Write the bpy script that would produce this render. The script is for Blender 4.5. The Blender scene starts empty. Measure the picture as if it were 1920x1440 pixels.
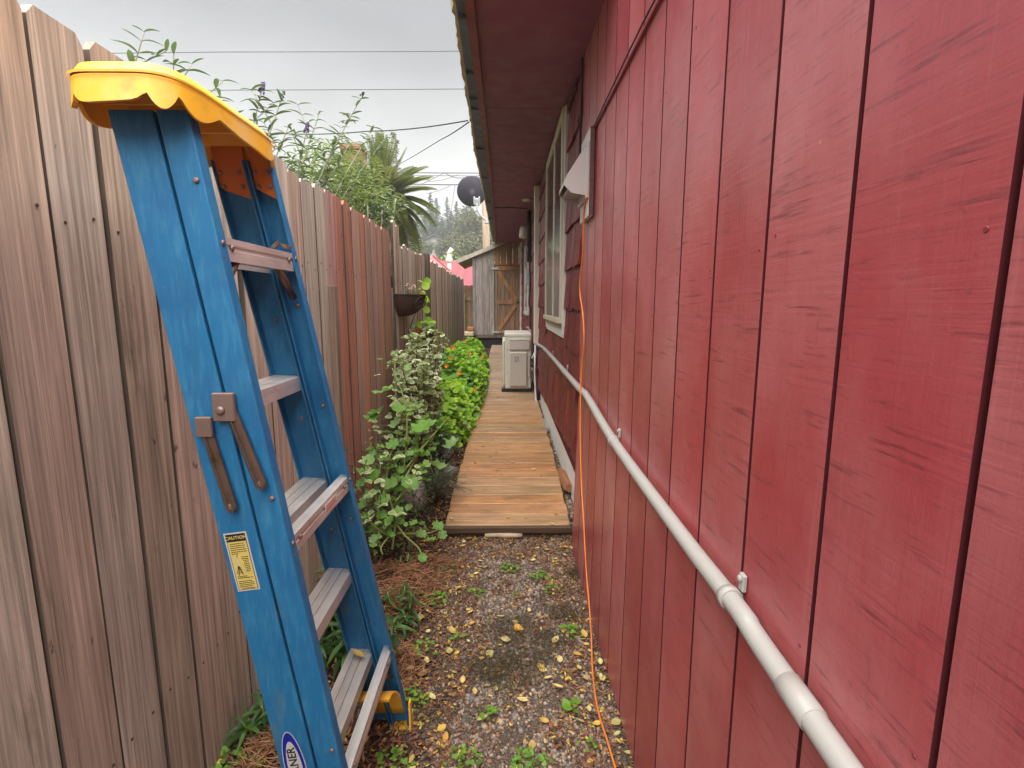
import bpy, bmesh, math, random
import numpy as np
from mathutils import Vector, Matrix, Euler, Quaternion
R = random.Random(7)
NP = np.random.default_rng(11)
PI = math.pi
rad = math.radians
SC = bpy.context.scene
COL = SC.collection

# ------------------------------------------------------------------ camera
H = 1.41                                   # the lens is held at chest height
PITCH, YAW, FPX = rad(8.8), math.atan(12 / 960), 960.0
cam = bpy.data.cameras.new('camera')
cam.lens, cam.sensor_width, cam.sensor_fit = 18, 36, 'HORIZONTAL'
cam.clip_start, cam.clip_end = 0.02, 2000
camo = bpy.data.objects.new('camera', cam)
COL.objects.link(camo)
camo.location = (0, 0, H)
camo.rotation_euler = (PI / 2 - PITCH, 0, -YAW)
SC.camera = camo
_fw = np.array([math.sin(YAW) * math.cos(PITCH), math.cos(YAW) * math.cos(PITCH), -math.sin(PITCH)])
_rt = np.array([math.cos(YAW), -math.sin(YAW), 0]); _up = np.cross(_rt, _fw)
def at(x, y, X=None, Y=None, Z=None):
    """point of the place on the plane X, Y or Z = const that the photo shows at x, y"""
    r = _fw * FPX + _rt * (x - 960) + _up * (720 - y)
    k = X / r[0] if X is not None else Y / r[1] if Y is not None else (Z - H) / r[2]
    p = r * k
    return Vector((p[0], p[1], p[2] + H))

# ------------------------------------------------------------------ sky, sun, exposure
SUN_EL, SUN_AZ = rad(68), rad(168)         # soft brightness from the left, a little behind
w = bpy.data.worlds.new('World'); SC.world = w; w.use_nodes = True
nt = w.node_tree; nt.nodes.clear()
def WN(t, **k):
    n = nt.nodes.new(t)
    for a, b in k.items(): setattr(n, a, b)
    return n
sky = WN('ShaderNodeTexSky', sky_type='NISHITA', sun_disc=False, sun_elevation=SUN_EL, sun_rotation=SUN_AZ)
tc = WN('ShaderNodeTexCoord'); sep = WN('ShaderNodeSeparateXYZ')
nt.links.new(tc.outputs['Generated'], sep.inputs[0])
ramp = WN('ShaderNodeValToRGB')
el = ramp.color_ramp.elements
el[0].position, el[0].color = 0.0, (0.88, 0.88, 0.865, 1)
el[1].position, el[1].color = 1.0, (0.52, 0.525, 0.555, 1)
for p, c in ((0.25, (0.70, 0.70, 0.69, 1)), (0.42, (0.31, 0.315, 0.335, 1)), (0.6, (0.36, 0.37, 0.40, 1))):
    e_ = el.new(p); e_.color = c
nt.links.new(sep.outputs['Z'], ramp.inputs[0])
mp = WN('ShaderNodeMapping'); mp.inputs['Scale'].default_value = (1.3, 1.3, 3.2)
nt.links.new(tc.outputs['Generated'], mp.inputs[0])
cl = WN('ShaderNodeTexNoise'); cl.inputs['Scale'].default_value = 2.0; cl.inputs['Detail'].default_value = 6
nt.links.new(mp.outputs[0], cl.inputs[0])
cm = WN('ShaderNodeMapRange'); cm.inputs[1].default_value = 0.3; cm.inputs[2].default_value = 0.7
cm.inputs[3].default_value = 0.70; cm.inputs[4].default_value = 1.18
nt.links.new(cl.outputs[0], cm.inputs[0])
mu = WN('ShaderNodeMix', data_type='RGBA', blend_type='MULTIPLY'); mu.inputs[0].default_value = 1
nt.links.new(ramp.outputs[0], mu.inputs[6]); nt.links.new(cm.outputs[0], mu.inputs[7])
mx = WN('ShaderNodeMix', data_type='RGBA'); mx.inputs[0].default_value = 0.012
nt.links.new(mu.outputs[2], mx.inputs[6]); nt.links.new(sky.outputs[0], mx.inputs[7])
bg = WN('ShaderNodeBackground'); bg.inputs[1].default_value = 0.1
wo = WN('ShaderNodeOutputWorld')
nt.links.new(mx.outputs[2], bg.inputs[0]); nt.links.new(bg.outputs[0], wo.inputs[0])

sun = bpy.data.lights.new('sun', 'SUN'); sun.energy = 1.5; sun.angle = rad(95); sun.color = (1, 0.97, 0.93)
suno = bpy.data.objects.new('sun', sun); COL.objects.link(suno)
sd = Vector((math.sin(SUN_AZ) * math.cos(SUN_EL), math.cos(SUN_AZ) * math.cos(SUN_EL), math.sin(SUN_EL)))
suno.rotation_euler = sd.to_track_quat('Z', 'Y').to_euler(); suno.location = sd * 50
vs = SC.view_settings
vs.view_transform, vs.look, vs.gamma, vs.exposure, vs.use_curve_mapping = 'Standard', 'None', 1, 3.2, False
SC.render.engine = 'CYCLES'
SC.cycles.use_denoising = True
SC.cycles.max_bounces = 8
SC.cycles.volume_bounces = 1

# ------------------------------------------------------------------ helpers: materials
def mat(name, base=(0.5, 0.5, 0.5), rough=0.6, metal=0.0, spec=0.5, obj=False, grain=None, blotch=None, rand=None, objrand=0.0,
        bump=None, trans=None, ramp=None, speck=None, island=None, coat=0.0, space='Object'):
    """base colour or (obj) the object's own colour; grain=(scale3, low) darkens along fibres; blotch=(scale, colour, lo, hi[, scale3]);
    island=[colours] picks one per loose piece; bump=[(scale3, distance)]; trans=colour lets light through thin leaves"""
    m = bpy.data.materials.new(name); m.use_nodes = True
    t = m.node_tree; b = t.nodes['Principled BSDF']; L = t.links.new
    def N(ty, **k):
        n = t.nodes.new(ty)
        for a, v in k.items(): setattr(n, a, v)
        return n
    tc = N('ShaderNodeTexCoord'); oi = N('ShaderNodeObjectInfo')
    co = tc.outputs[space]
    if obj or objrand or rand:
        off = N('ShaderNodeVectorMath', operation='SCALE'); cx = N('ShaderNodeCombineXYZ')
        for i in range(3): L(oi.outputs['Random'], cx.inputs[i])
        L(cx.outputs[0], off.inputs[0]); off.inputs[3].default_value = 37.0
        ad = N('ShaderNodeVectorMath', operation='ADD'); L(co, ad.inputs[0]); L(off.outputs[0], ad.inputs[1]); co = ad.outputs[0]
    def noise(sc, detail=4, rough_=0.55, dist=0.0):
        mp = N('ShaderNodeMapping'); mp.inputs['Scale'].default_value = sc if hasattr(sc, '__len__') else (sc,) * 3
        L(co, mp.inputs[0])
        n = N('ShaderNodeTexNoise'); n.inputs['Scale'].default_value = 1; n.inputs['Detail'].default_value = detail
        n.inputs['Roughness'].default_value = rough_; n.inputs['Distortion'].default_value = dist
        L(mp.outputs[0], n.inputs[0]); return n.outputs[0]
    def rng(v, a, c, lo, hi):
        r = N('ShaderNodeMapRange'); L(v, r.inputs[0])
        for i, q in enumerate((a, c, lo, hi)): r.inputs[i + 1].default_value = q
        return r.outputs[0]
    def mixc(f, a, c, mode='MIX'):
        n = N('ShaderNodeMix', data_type='RGBA', blend_type=mode)
        for sck, v in ((n.inputs[0], f), (n.inputs[6], a), (n.inputs[7], c)):
            if hasattr(v, 'is_output'): L(v, sck)
            elif isinstance(v, (int, float)): sck.default_value = v
            else: sck.default_value = (*v, 1)
        return n.outputs[2]
    if island:
        ge = N('ShaderNodeNewGeometry'); rp = N('ShaderNodeValToRGB'); e = rp.color_ramp.elements
        rp.color_ramp.interpolation = 'CONSTANT' if len(island) > 3 else 'LINEAR'
        n_ = len(island)
        while len(e) < n_: e.new(0.5)
        for i, c in enumerate(island):
            e[i].position = i / n_ if n_ > 3 else i / max(1, n_ - 1); e[i].color = (*c, 1)
        L(ge.outputs['Random Per Island'], rp.inputs[0]); col = rp.outputs[0]
    elif rand:
        rp = N('ShaderNodeValToRGB'); e = rp.color_ramp.elements
        while len(e) < len(rand): e.new(0.5)
        for i, c in enumerate(rand): e[i].position = i / max(1, len(rand) - 1); e[i].color = (*c, 1)
        L(oi.outputs['Random'], rp.inputs[0]); col = rp.outputs[0]
    elif obj: col = oi.outputs['Color']
    else: col = mixc(0.0, base, base)
    if objrand:
        v = rng(oi.outputs['Random'], 0, 1, 1 - objrand, 1 + objrand)
        col = mixc(1.0, col, v, 'MULTIPLY')
    for bl in (blotch or []):
        sc, c, lo, hi = bl[:4]
        f = rng(noise(sc, bl[5] if len(bl) > 5 else 5, 0.6), lo, hi, 0, bl[4] if len(bl) > 4 else 1)
        col = mixc(f, col, c)
    for gr in (grain or []):
        v = rng(noise(gr[0], 5, 0.65, gr[2] if len(gr) > 2 else 0.0), 0.3, 0.68, gr[1], 1.12)
        col = mixc(1.0, col, v, 'MULTIPLY')
    L(col, b.inputs['Base Color'])
    b.inputs['Metallic'].default_value = metal; b.inputs['Specular IOR Level'].default_value = spec
    b.inputs['Coat Weight'].default_value = coat; b.inputs['Coat Roughness'].default_value = 0.35
    rg = rng(noise(9.0, 3), 0.3, 0.7, max(0.02, rough - 0.09), min(1, rough + 0.09)); L(rg, b.inputs['Roughness'])
    prev = None
    for sc, d in (bump or []):
        bn = N('ShaderNodeBump'); bn.inputs['Distance'].default_value = d; bn.inputs['Strength'].default_value = 1.0
        L(noise(sc, 5, 0.6), bn.inputs['Height'])
        if prev: L(prev, bn.inputs['Normal'])
        prev = bn.outputs[0]
    if prev: L(prev, b.inputs['Normal'])
    if trans:
        tr = N('ShaderNodeBsdfTranslucent'); L(mixc(0.5, col, trans), tr.inputs[0])
        ms = N('ShaderNodeMixShader'); ms.inputs[0].default_value = 0.35
        L(b.outputs[0], ms.inputs[1]); L(tr.outputs[0], ms.inputs[2]); L(ms.outputs[0], t.nodes['Material Output'].inputs[0])
    return m

M = {}
M['siding'] = mat('faded_red_siding_paint', obj=True, rough=0.40, spec=0.6, coat=0.35,
    blotch=[((5, 2.2, 1.1), (0.53, 0.21, 0.21), 0.42, 0.73, 0.72), ((5, 1.5, 2.5), (0.27, 0.036, 0.04), 0.52, 0.75, 0.6), ((5, 9, 120), (0.10, 0.016, 0.02), 0.57, 0.70, 0.6),
            ((5, 30, 320), (0.12, 0.018, 0.02), 0.61, 0.72, 0.45), ((40, 70, 70), (0.16, 0.024, 0.028), 0.66, 0.76, 0.4), ((30, 95, 2.2), (0.52, 0.20, 0.19), 0.62, 0.76, 0.22),
            ((60, 60, 14), (0.62, 0.50, 0.46), 0.735, 0.77, 0.7), ((30, 40, 5), (0.10, 0.03, 0.025), 0.68, 0.78, 0.5)],
    bump=[((5, 4, 150), 0.0006), ((20, 120, 2), 0.0010)])
M['red_paint'] = mat('dark_red_paint', (0.24, 0.035, 0.042), 0.5, blotch=[(6, (0.15, 0.022, 0.028), 0.45, 0.7)], bump=[((20, 3, 60), 0.001)])
M['soffit'] = mat('maroon_soffit_paint', (0.24, 0.046, 0.11), 0.55, blotch=[(1.2, (0.17, 0.034, 0.075), 0.35, 0.75, 0.6)])
M['groove'] = mat('deep_red_groove_paint', (0.085, 0.013, 0.017), 0.9, spec=0.2)
M['shingle'] = mat('red_shingle_paint', obj=True, rough=0.5, spec=0.4, grain=[((6, 42, 1.6), 0.45)], blotch=[(3, (0.14, 0.016, 0.02), 0.55, 0.8, 0.6)],
    bump=[((5, 60, 1.5), 0.004), ((5, 160, 3), 0.002)])
M['fence'] = mat('weathered_cedar', obj=True, rough=0.85, spec=0.25, grain=[((60, 44, 1.3), 0.48, 0.8), ((170, 130, 2.6), 0.68), ((20, 16, 0.7), 0.86)],
    blotch=[((10, 10, 3.4), (0.10, 0.058, 0.045), 0.62, 0.76, 0.6), ((24, 20, 12), (0.09, 0.05, 0.035), 0.685, 0.735, 0.8), ((14, 14, 1.6), (0.16, 0.13, 0.07), 0.66, 0.8, 0.5), ((7, 7, 0.9), (0.50, 0.44, 0.40), 0.58, 0.8, 0.35)], bump=[((90, 70, 2), 0.003)])
M['fence_dark'] = mat('dark_old_timber', (0.10, 0.07, 0.05), 0.9, grain=[((40, 40, 2), 0.5)], bump=[((60, 60, 3), 0.003)])
M['deck'] = mat('wet_cedar_deck', obj=True, rough=0.36, spec=0.5, grain=[((2.2, 45, 40), 0.52, 0.5), ((6, 190, 100), 0.68), ((2.5, 7, 7), 0.72)],
    blotch=[((5, 9, 9), (0.27, 0.17, 0.095), 0.56, 0.72, 0.7), ((4, 6, 6), (0.32, 0.27, 0.17), 0.62, 0.8, 0.55), ((50, 50, 50), (0.05, 0.032, 0.02), 0.68, 0.76, 0.7)],
    bump=[((4, 150, 60), 0.0016), ((170, 6, 6), 0.0022)])
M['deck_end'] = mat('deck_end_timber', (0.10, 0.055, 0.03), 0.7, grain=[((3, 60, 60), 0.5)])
M['shedwood'] = mat('grey_weathered_plywood', obj=True, rough=0.85, spec=0.2, grain=[((22, 22, 1.3), 0.45, 1.6), ((70, 70, 4), 0.7)],
    blotch=[((3, 3, 1.2), (0.18, 0.14, 0.05), 0.6, 0.8, 0.4)], bump=[((50, 50, 2), 0.003)])
M['alu'] = mat('scuffed_aluminium', (0.74, 0.71, 0.67), 0.42, metal=0.55, grain=[((3, 3, 3), 0.75), ((260, 8, 60), 0.85)],
    blotch=[(18, (0.30, 0.26, 0.22), 0.62, 0.8, 0.5)], bump=[((300, 6, 60), 0.0004)])
M['bluefib'] = mat('faded_blue_fibreglass', (0.014, 0.15, 0.33), 0.5, spec=0.4,
    blotch=[((70, 70, 14), (0.05, 0.24, 0.40), 0.48, 0.70, 0.6), ((330, 330, 16), (0.11, 0.30, 0.44), 0.56, 0.72, 0.35), (5, (0.012, 0.10, 0.25), 0.48, 0.72, 0.8),
            ((9, 30, 5), (0.10, 0.16, 0.15), 0.60, 0.76, 0.6), ((45, 45, 120), (0.30, 0.42, 0.50), 0.72, 0.78, 0.3), ((14, 14, 3), (0.02, 0.07, 0.12), 0.62, 0.75, 0.5)],
    bump=[((330, 330, 10), 0.0007)])
M['bluelite'] = M['bluefib']
M['yellow'] = mat('yellow_plastic', (0.80, 0.42, 0.025), 0.45, spec=0.5, blotch=[(12, (0.74, 0.50, 0.18), 0.45, 0.7, 0.7), ((25, 9, 25), (0.42, 0.24, 0.05), 0.58, 0.74, 0.55), (40, (0.3, 0.16, 0.02), 0.68, 0.8, 0.5)])
M['brownmetal'] = mat('dull_bronze_steel', (0.17, 0.12, 0.09), 0.42, metal=0.7, blotch=[(30, (0.10, 0.06, 0.04), 0.55, 0.75)])
M['rivet'] = mat('rivet_steel', (0.25, 0.18, 0.15), 0.5, metal=0.6)
M['labyellow'] = mat('label_yellow_print', (0.62, 0.50, 0.13), 0.5, blotch=[(25, (0.5, 0.42, 0.16), 0.5, 0.8)])
M['white'] = mat('white_print', (0.68, 0.66, 0.63), 0.5, blotch=[(30, (0.5, 0.47, 0.44), 0.55, 0.8, 0.6)])
M['black'] = mat('black_print', (0.018, 0.018, 0.017), 0.5)
M['redprint'] = mat('red_print', (0.45, 0.05, 0.05), 0.5)
M['logoblue'] = mat('logo_blue_print', (0.008, 0.02, 0.30), 0.4)
M['silverprint'] = mat('silver_print', (0.52, 0.51, 0.49), 0.4, blotch=[(40, (0.35, 0.33, 0.3), 0.55, 0.8, 0.6)])
M['pvc'] = mat('grey_white_pvc', (0.37, 0.36, 0.335), 0.4, blotch=[(14, (0.42, 0.36, 0.31), 0.55, 0.8, 0.5)], bump=[((40, 6, 40), 0.0005)])
M['cream'] = mat('cream_window_paint', (0.56, 0.51, 0.38), 0.45, blotch=[(9, (0.40, 0.35, 0.24), 0.5, 0.8, 0.6)])
M['whitepaint'] = mat('white_trim_paint', (0.62, 0.60, 0.57), 0.5, blotch=[(8, (0.52, 0.48, 0.43), 0.52, 0.8, 0.6)], bump=[((40, 40, 8), 0.001)])
M['rawwood'] = mat('bare_brown_edge', (0.12, 0.05, 0.045), 0.85, grain=[((60, 8, 60), 0.5)])
M['ventplastic'] = mat('old_white_vent_plastic', (0.45, 0.405, 0.39), 0.38, spec=0.5, blotch=[(7, (0.44, 0.38, 0.33), 0.5, 0.8, 0.6)])
M['stucco'] = mat('white_stucco', (0.78, 0.77, 0.74), 0.85, blotch=[((3, 3, 9), (0.42, 0.38, 0.31), 0.55, 0.8, 0.6)], bump=[((55, 55, 55), 0.008), ((160, 160, 160), 0.004)])
M['acwhite'] = mat('beige_white_enamel', (0.66, 0.63, 0.55), 0.42, blotch=[(4, (0.46, 0.43, 0.36), 0.5, 0.8, 0.5)])
M['acpanel'] = mat('warm_grey_plastic', (0.55, 0.50, 0.44), 0.45, blotch=[(5, (0.36, 0.33, 0.29), 0.5, 0.8, 0.5)])
M['acbeige'] = mat('beige_duct_plastic', (0.66, 0.59, 0.50), 0.45)
M['darkmetal'] = mat('dark_gutter_metal', (0.030, 0.036, 0.062), 0.5, blotch=[((6, 1, 6), (0.055, 0.04, 0.065), 0.5, 0.7)])
M['roofedge'] = mat('tan_mossy_roof_edge', (0.48, 0.37, 0.24), 0.9, blotch=[((30, 12, 30), (0.26, 0.19, 0.11), 0.5, 0.75), ((50, 25, 50), (0.58, 0.50, 0.38), 0.6, 0.75)], bump=[((60, 25, 60), 0.01)])
M['roof'] = mat('brown_roofing', (0.10, 0.085, 0.07), 0.95, blotch=[(3, (0.06, 0.07, 0.035), 0.5, 0.7)], bump=[((30, 12, 30), 0.01)])
M['glass'] = mat('dark_window_glass', (0.018, 0.02, 0.024), 0.09, spec=0.9)
M['rubber'] = mat('black_rubber', (0.014, 0.014, 0.015), 0.55)
M['cord'] = mat('orange_cord_vinyl', (0.74, 0.20, 0.03), 0.42, blotch=[(30, (0.55, 0.16, 0.04), 0.5, 0.75)])
M['ground'] = None
M['stone'] = mat('grey_river_stone', rand=[(0.32, 0.29, 0.27), (0.44, 0.42, 0.36), (0.27, 0.25, 0.25), (0.50, 0.48, 0.38)], rough=0.75, blotch=[(14, (0.14, 0.12, 0.10), 0.5, 0.75, 0.7), (40, (0.42, 0.38, 0.36), 0.64, 0.72, 0.5)], bump=[(22, 0.01)])
M['purplestone'] = mat('purple_grey_rock', (0.46, 0.37, 0.35), 0.6, blotch=[(9, (0.33, 0.25, 0.24), 0.45, 0.7), ((4, 30, 6), (0.55, 0.48, 0.45), 0.66, 0.7, 0.8)], bump=[(15, 0.01)])
M['gravel'] = mat('mixed_gravel', rough=0.6, island=[(0.154, 0.132, 0.120), (0.259, 0.214, 0.172), (0.141, 0.127, 0.116), (0.364, 0.224, 0.129), (0.200, 0.152, 0.120), (0.447, 0.345, 0.250), (0.247, 0.204, 0.172), (0.282, 0.142, 0.078), (0.317, 0.264, 0.215), (0.177, 0.122, 0.086), (0.400, 0.295, 0.206), (0.141, 0.122, 0.103)])
M['litter'] = mat('dead_leaf_litter', rough=0.8, island=[(0.22, 0.085, 0.04), (0.13, 0.055, 0.03), (0.30, 0.14, 0.06), (0.09, 0.045, 0.03), (0.20, 0.10, 0.06), (0.42, 0.26, 0.08), (0.26, 0.09, 0.05), (0.11, 0.06, 0.04), (0.55, 0.40, 0.08)])
M['coir'] = mat('brown_coir_fibre', rough=0.9, island=[(0.46, 0.22, 0.10), (0.30, 0.135, 0.065), (0.56, 0.31, 0.16), (0.18, 0.08, 0.045)])
M['leafyellow'] = mat('yellow_fallen_leaf', rand=[(0.56, 0.36, 0.05), (0.60, 0.48, 0.18), (0.54, 0.50, 0.22), (0.50, 0.26, 0.03), (0.44, 0.44, 0.15), (0.34, 0.19, 0.06), (0.60, 0.46, 0.15)], rough=0.55, blotch=[(60, (0.28, 0.15, 0.04), 0.66, 0.8, 0.6)])
G1 = (0.10, 0.24, 0.02)
M['nast'] = mat('bright_nasturtium_leaf', rand=[(0.30, 0.60, 0.015), (0.42, 0.68, 0.02), (0.20, 0.46, 0.03), (0.52, 0.70, 0.03), (0.15, 0.36, 0.08), (0.36, 0.64, 0.02)], rough=0.5, trans=(0.35, 0.6, 0.05))
M['nastmass'] = mat('bright_nasturtium_mass', island=[(0.30, 0.60, 0.015), (0.20, 0.45, 0.02), (0.44, 0.68, 0.03), (0.13, 0.32, 0.05), (0.36, 0.62, 0.02)], rough=0.5, trans=(0.35, 0.6, 0.05))
M['varigreen'] = mat('variegated_leaf_heart', rand=[(0.19, 0.33, 0.10), (0.25, 0.40, 0.10), (0.27, 0.36, 0.20), (0.18, 0.34, 0.07)], rough=0.5, trans=(0.3, 0.5, 0.1))
M['varimid'] = mat('variegated_leaf_mid', rand=[(0.36, 0.45, 0.20), (0.40, 0.50, 0.20), (0.44, 0.49, 0.29)], rough=0.5, trans=(0.4, 0.5, 0.15))
M['varicream'] = mat('variegated_leaf_margin', rand=[(0.58, 0.58, 0.35), (0.50, 0.53, 0.23), (0.66, 0.64, 0.48), (0.40, 0.48, 0.16)], rough=0.5, trans=(0.6, 0.6, 0.3))
M['geran'] = mat('geranium_leaf_green', rand=[(0.12, 0.27, 0.04), (0.17, 0.36, 0.05), (0.09, 0.21, 0.04), (0.23, 0.40, 0.08), (0.20, 0.33, 0.13)], rough=0.5, trans=(0.3, 0.5, 0.08), blotch=[(40, (0.05, 0.13, 0.02), 0.55, 0.75, 0.5)])
M['darkleaf'] = mat('dark_lance_leaf', rand=[(0.035, 0.10, 0.02), (0.06, 0.15, 0.025), (0.025, 0.07, 0.02), (0.09, 0.20, 0.03)], rough=0.45, trans=(0.12, 0.28, 0.04))
M['greyleaf'] = mat('grey_green_leaf', island=[(0.14, 0.19, 0.13), (0.09, 0.14, 0.08), (0.20, 0.25, 0.16)], rough=0.6)
M['budleaf'] = mat('butterfly_bush_leaf', rand=[(0.065, 0.10, 0.05), (0.05, 0.075, 0.045), (0.09, 0.13, 0.06), (0.11, 0.16, 0.07)], rough=0.6, trans=(0.2, 0.3, 0.08))
M['lightleaf'] = mat('light_shrub_leaf', island=[(0.17, 0.23, 0.075), (0.11, 0.16, 0.05), (0.26, 0.31, 0.13), (0.09, 0.12, 0.045)], rough=0.6, trans=(0.35, 0.45, 0.1))
M['stemgreen'] = mat('green_stem', (0.19, 0.24, 0.06), 0.6)
M['stempale'] = mat('pale_stem', (0.26, 0.25, 0.19), 0.7)
M['stembrown'] = mat('woody_stem', (0.10, 0.06, 0.035), 0.8)
M['purple'] = mat('purple_flower', (0.13, 0.09, 0.19), 0.7)
M['orange'] = mat('orange_petal', (0.85, 0.20, 0.008), 0.5, objrand=0.2)
M['redpetal'] = mat('red_petal', (0.75, 0.012, 0.012), 0.5)
M['pinkpetal'] = mat('pink_petal', (0.72, 0.30, 0.36), 0.6)
M['palm'] = mat('palm_frond_green', rand=[(0.10, 0.135, 0.025), (0.15, 0.17, 0.03), (0.065, 0.095, 0.022), (0.21, 0.21, 0.055)], rough=0.5, trans=(0.3, 0.35, 0.08))
M['palmdead'] = mat('dead_palm_frond', (0.22, 0.14, 0.08), 0.9)
M['bark'] = mat('brown_bark', (0.12, 0.085, 0.06), 0.95, bump=[((20, 20, 5), 0.03)])
M['conif'] = mat('conifer_needles', island=[(0.030, 0.055, 0.028), (0.045, 0.075, 0.032), (0.022, 0.04, 0.024)], rough=0.8)
M['olive'] = mat('olive_tree_foliage', island=[(0.085, 0.11, 0.035), (0.055, 0.08, 0.028), (0.13, 0.15, 0.05), (0.06, 0.075, 0.04), (0.10, 0.085, 0.04)], rough=0.8)
M['limetree'] = mat('lime_tree_foliage', island=[(0.22, 0.32, 0.03), (0.16, 0.26, 0.03), (0.30, 0.38, 0.05)], rough=0.7)
M['pinkroof'] = mat('faded_red_metal_roof', (0.32, 0.055, 0.068), 0.4, blotch=[(1.2, (0.27, 0.05, 0.06), 0.4, 0.7)])
M['redtrim'] = mat('red_roof_trim', (0.34, 0.04, 0.045), 0.5)
M['greyroof'] = mat('grey_shingle_roof', (0.13, 0.13, 0.13), 0.9)
M['greyhouse'] = mat('grey_house_wall', (0.34, 0.36, 0.36), 0.8)
M['whitewall'] = mat('white_house_wall', (0.72, 0.71, 0.68), 0.8)
M['brickmoss'] = mat('mossy_brick', (0.26, 0.11, 0.07), 0.95, blotch=[(5, (0.14, 0.16, 0.04), 0.45, 0.65), (9, (0.30, 0.18, 0.10), 0.6, 0.75)], bump=[(30, 0.01)])
M['pole'] = mat('pale_pole_timber', (0.44, 0.33, 0.23), 0.9, grain=[((14, 14, 0.8), 0.65)])
M['galv'] = mat('galvanised_steel', (0.42, 0.43, 0.44), 0.5, metal=0.3)
M['dish'] = mat('dark_grey_dish_enamel', (0.055, 0.052, 0.075), 0.6)
M['dishmount'] = mat('pale_grey_mount', (0.45, 0.46, 0.48), 0.5)
M['rustwire'] = mat('rusty_basket_liner', (0.055, 0.026, 0.016), 0.95, blotch=[(40, (0.11, 0.05, 0.028), 0.5, 0.7)], bump=[(70, 0.01)])
M['scrollmetal'] = mat('rusty_scroll_iron', (0.07, 0.038, 0.03), 0.7, metal=0.3)
M['brickwood'] = mat('orange_scrap_timber', (0.40, 0.17, 0.075), 0.8, grain=[((40, 2, 40), 0.6)])
M['paleblock'] = mat('pale_cut_wood', (0.55, 0.44, 0.30), 0.85, grain=[((20, 20, 20), 0.7)])
M['concrete'] = mat('grey_concrete', (0.32, 0.30, 0.27), 0.9, bump=[(40, 0.004)])
M['meterglass'] = mat('cream_lamp_shell', (0.55, 0.50, 0.42), 0.4)

# ------------------------------------------------------------------ helpers: geometry
class MB:
    """collects faces for ONE mesh"""
    def __init__(s): s.v, s.f, s.m, s.sm = [], [], [], []
    def add(s, vs, fs, mi=0, mx=None, sm=False):
        o = len(s.v)
        s.v += [tuple(mx @ Vector(p)) for p in vs] if mx is not None else [tuple(p) for p in vs]
        for f in fs: s.f.append(tuple(i + o for i in f)); s.m.append(mi); s.sm.append(sm)
        return s
    def box(s, a, b, mi=0, mx=None, bev=0.0):
        if bev:
            vs, fs = bevbox(a, b, bev); return s.add(vs, fs, mi, mx)
        x0, y0, z0 = a; x1, y1, z1 = b
        vs = [(x0, y0, z0), (x1, y0, z0), (x1, y1, z0), (x0, y1, z0), (x0, y0, z1), (x1, y0, z1), (x1, y1, z1), (x0, y1, z1)]
        return s.add(vs, [(0, 3, 2, 1), (4, 5, 6, 7), (0, 1, 5, 4), (1, 2, 6, 5), (2, 3, 7, 6), (3, 0, 4, 7)], mi, mx)
    def tube(s, pts, r, n=8, mi=0, cap=True):
        pts = [Vector(p) for p in pts]; k = len(pts); rs = r if hasattr(r, '__len__') else [r] * k
        o = len(s.v); up = Vector((0.13, 0.21, 1)).normalized(); prev = None
        for i, p in enumerate(pts):
            t = (pts[min(i + 1, k - 1)] - pts[max(i - 1, 0)]).normalized()
            if prev is None:
                a = t.cross(up)
                if a.length < 0.05: a = t.cross(Vector((1, 0, 0)))
                a.normalize()
            else: a = (prev - t * prev.dot(t)).normalized()
            prev = a; b = t.cross(a)
            for j in range(n):
                g = 2 * PI * j / n; s.v.append(tuple(p + (a * math.cos(g) + b * math.sin(g)) * rs[i]))
        for i in range(k - 1):
            for j in range(n):
                s.f.append((o + i * n + j, o + i * n + (j + 1) % n, o + (i + 1) * n + (j + 1) % n, o + (i + 1) * n + j)); s.m.append(mi); s.sm.append(True)
        if cap and n > 2:
            s.f.append(tuple(o + j for j in reversed(range(n)))); s.m.append(mi); s.sm.append(False)
            s.f.append(tuple(o + (k - 1) * n + j for j in range(n))); s.m.append(mi); s.sm.append(False)
        return s
    def loft(s, secs, mi=0, cap=True, sm=False, closed=True):
        n = len(secs[0]); o = len(s.v)
        for q in secs: s.v += [tuple(p) for p in q]
        for i in range(len(secs) - 1):
            for j in range(n if closed else n - 1):
                s.f.append((o + i * n + j, o + i * n + (j + 1) % n, o + (i + 1) * n + (j + 1) % n, o + (i + 1) * n + j)); s.m.append(mi); s.sm.append(sm)
        if cap and closed:
            s.f.append(tuple(o + j for j in reversed(range(n)))); s.m.append(mi); s.sm.append(False)
            e = o + (len(secs) - 1) * n
            s.f.append(tuple(e + j for j in range(n))); s.m.append(mi); s.sm.append(False)
        return s
    def lathe(s, prof, n=16, mi=0, mx=None):
        secs = [[Vector((r * math.cos(2 * PI * j / n), r * math.sin(2 * PI * j / n), z)) for j in range(n)] for r, z in prof]
        if mx is not None: secs = [[mx @ p for p in q] for q in secs]
        return s.loft(secs, mi, True, True)
    def mesh(s, name, mats):
        me = bpy.data.meshes.new(name); me.from_pydata(s.v, [], s.f)
        for m in (mats if isinstance(mats, (list, tuple)) else [mats]): me.materials.append(m)
        if any(s.m): me.polygons.foreach_set('material_index', s.m)
        me.polygons.foreach_set('use_smooth', s.sm)
        me.update(); return me
    def obj(s, name, mats, parent=None, **k): return link(name, s.mesh(name, mats), parent, **k)
_bv = {}
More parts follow.
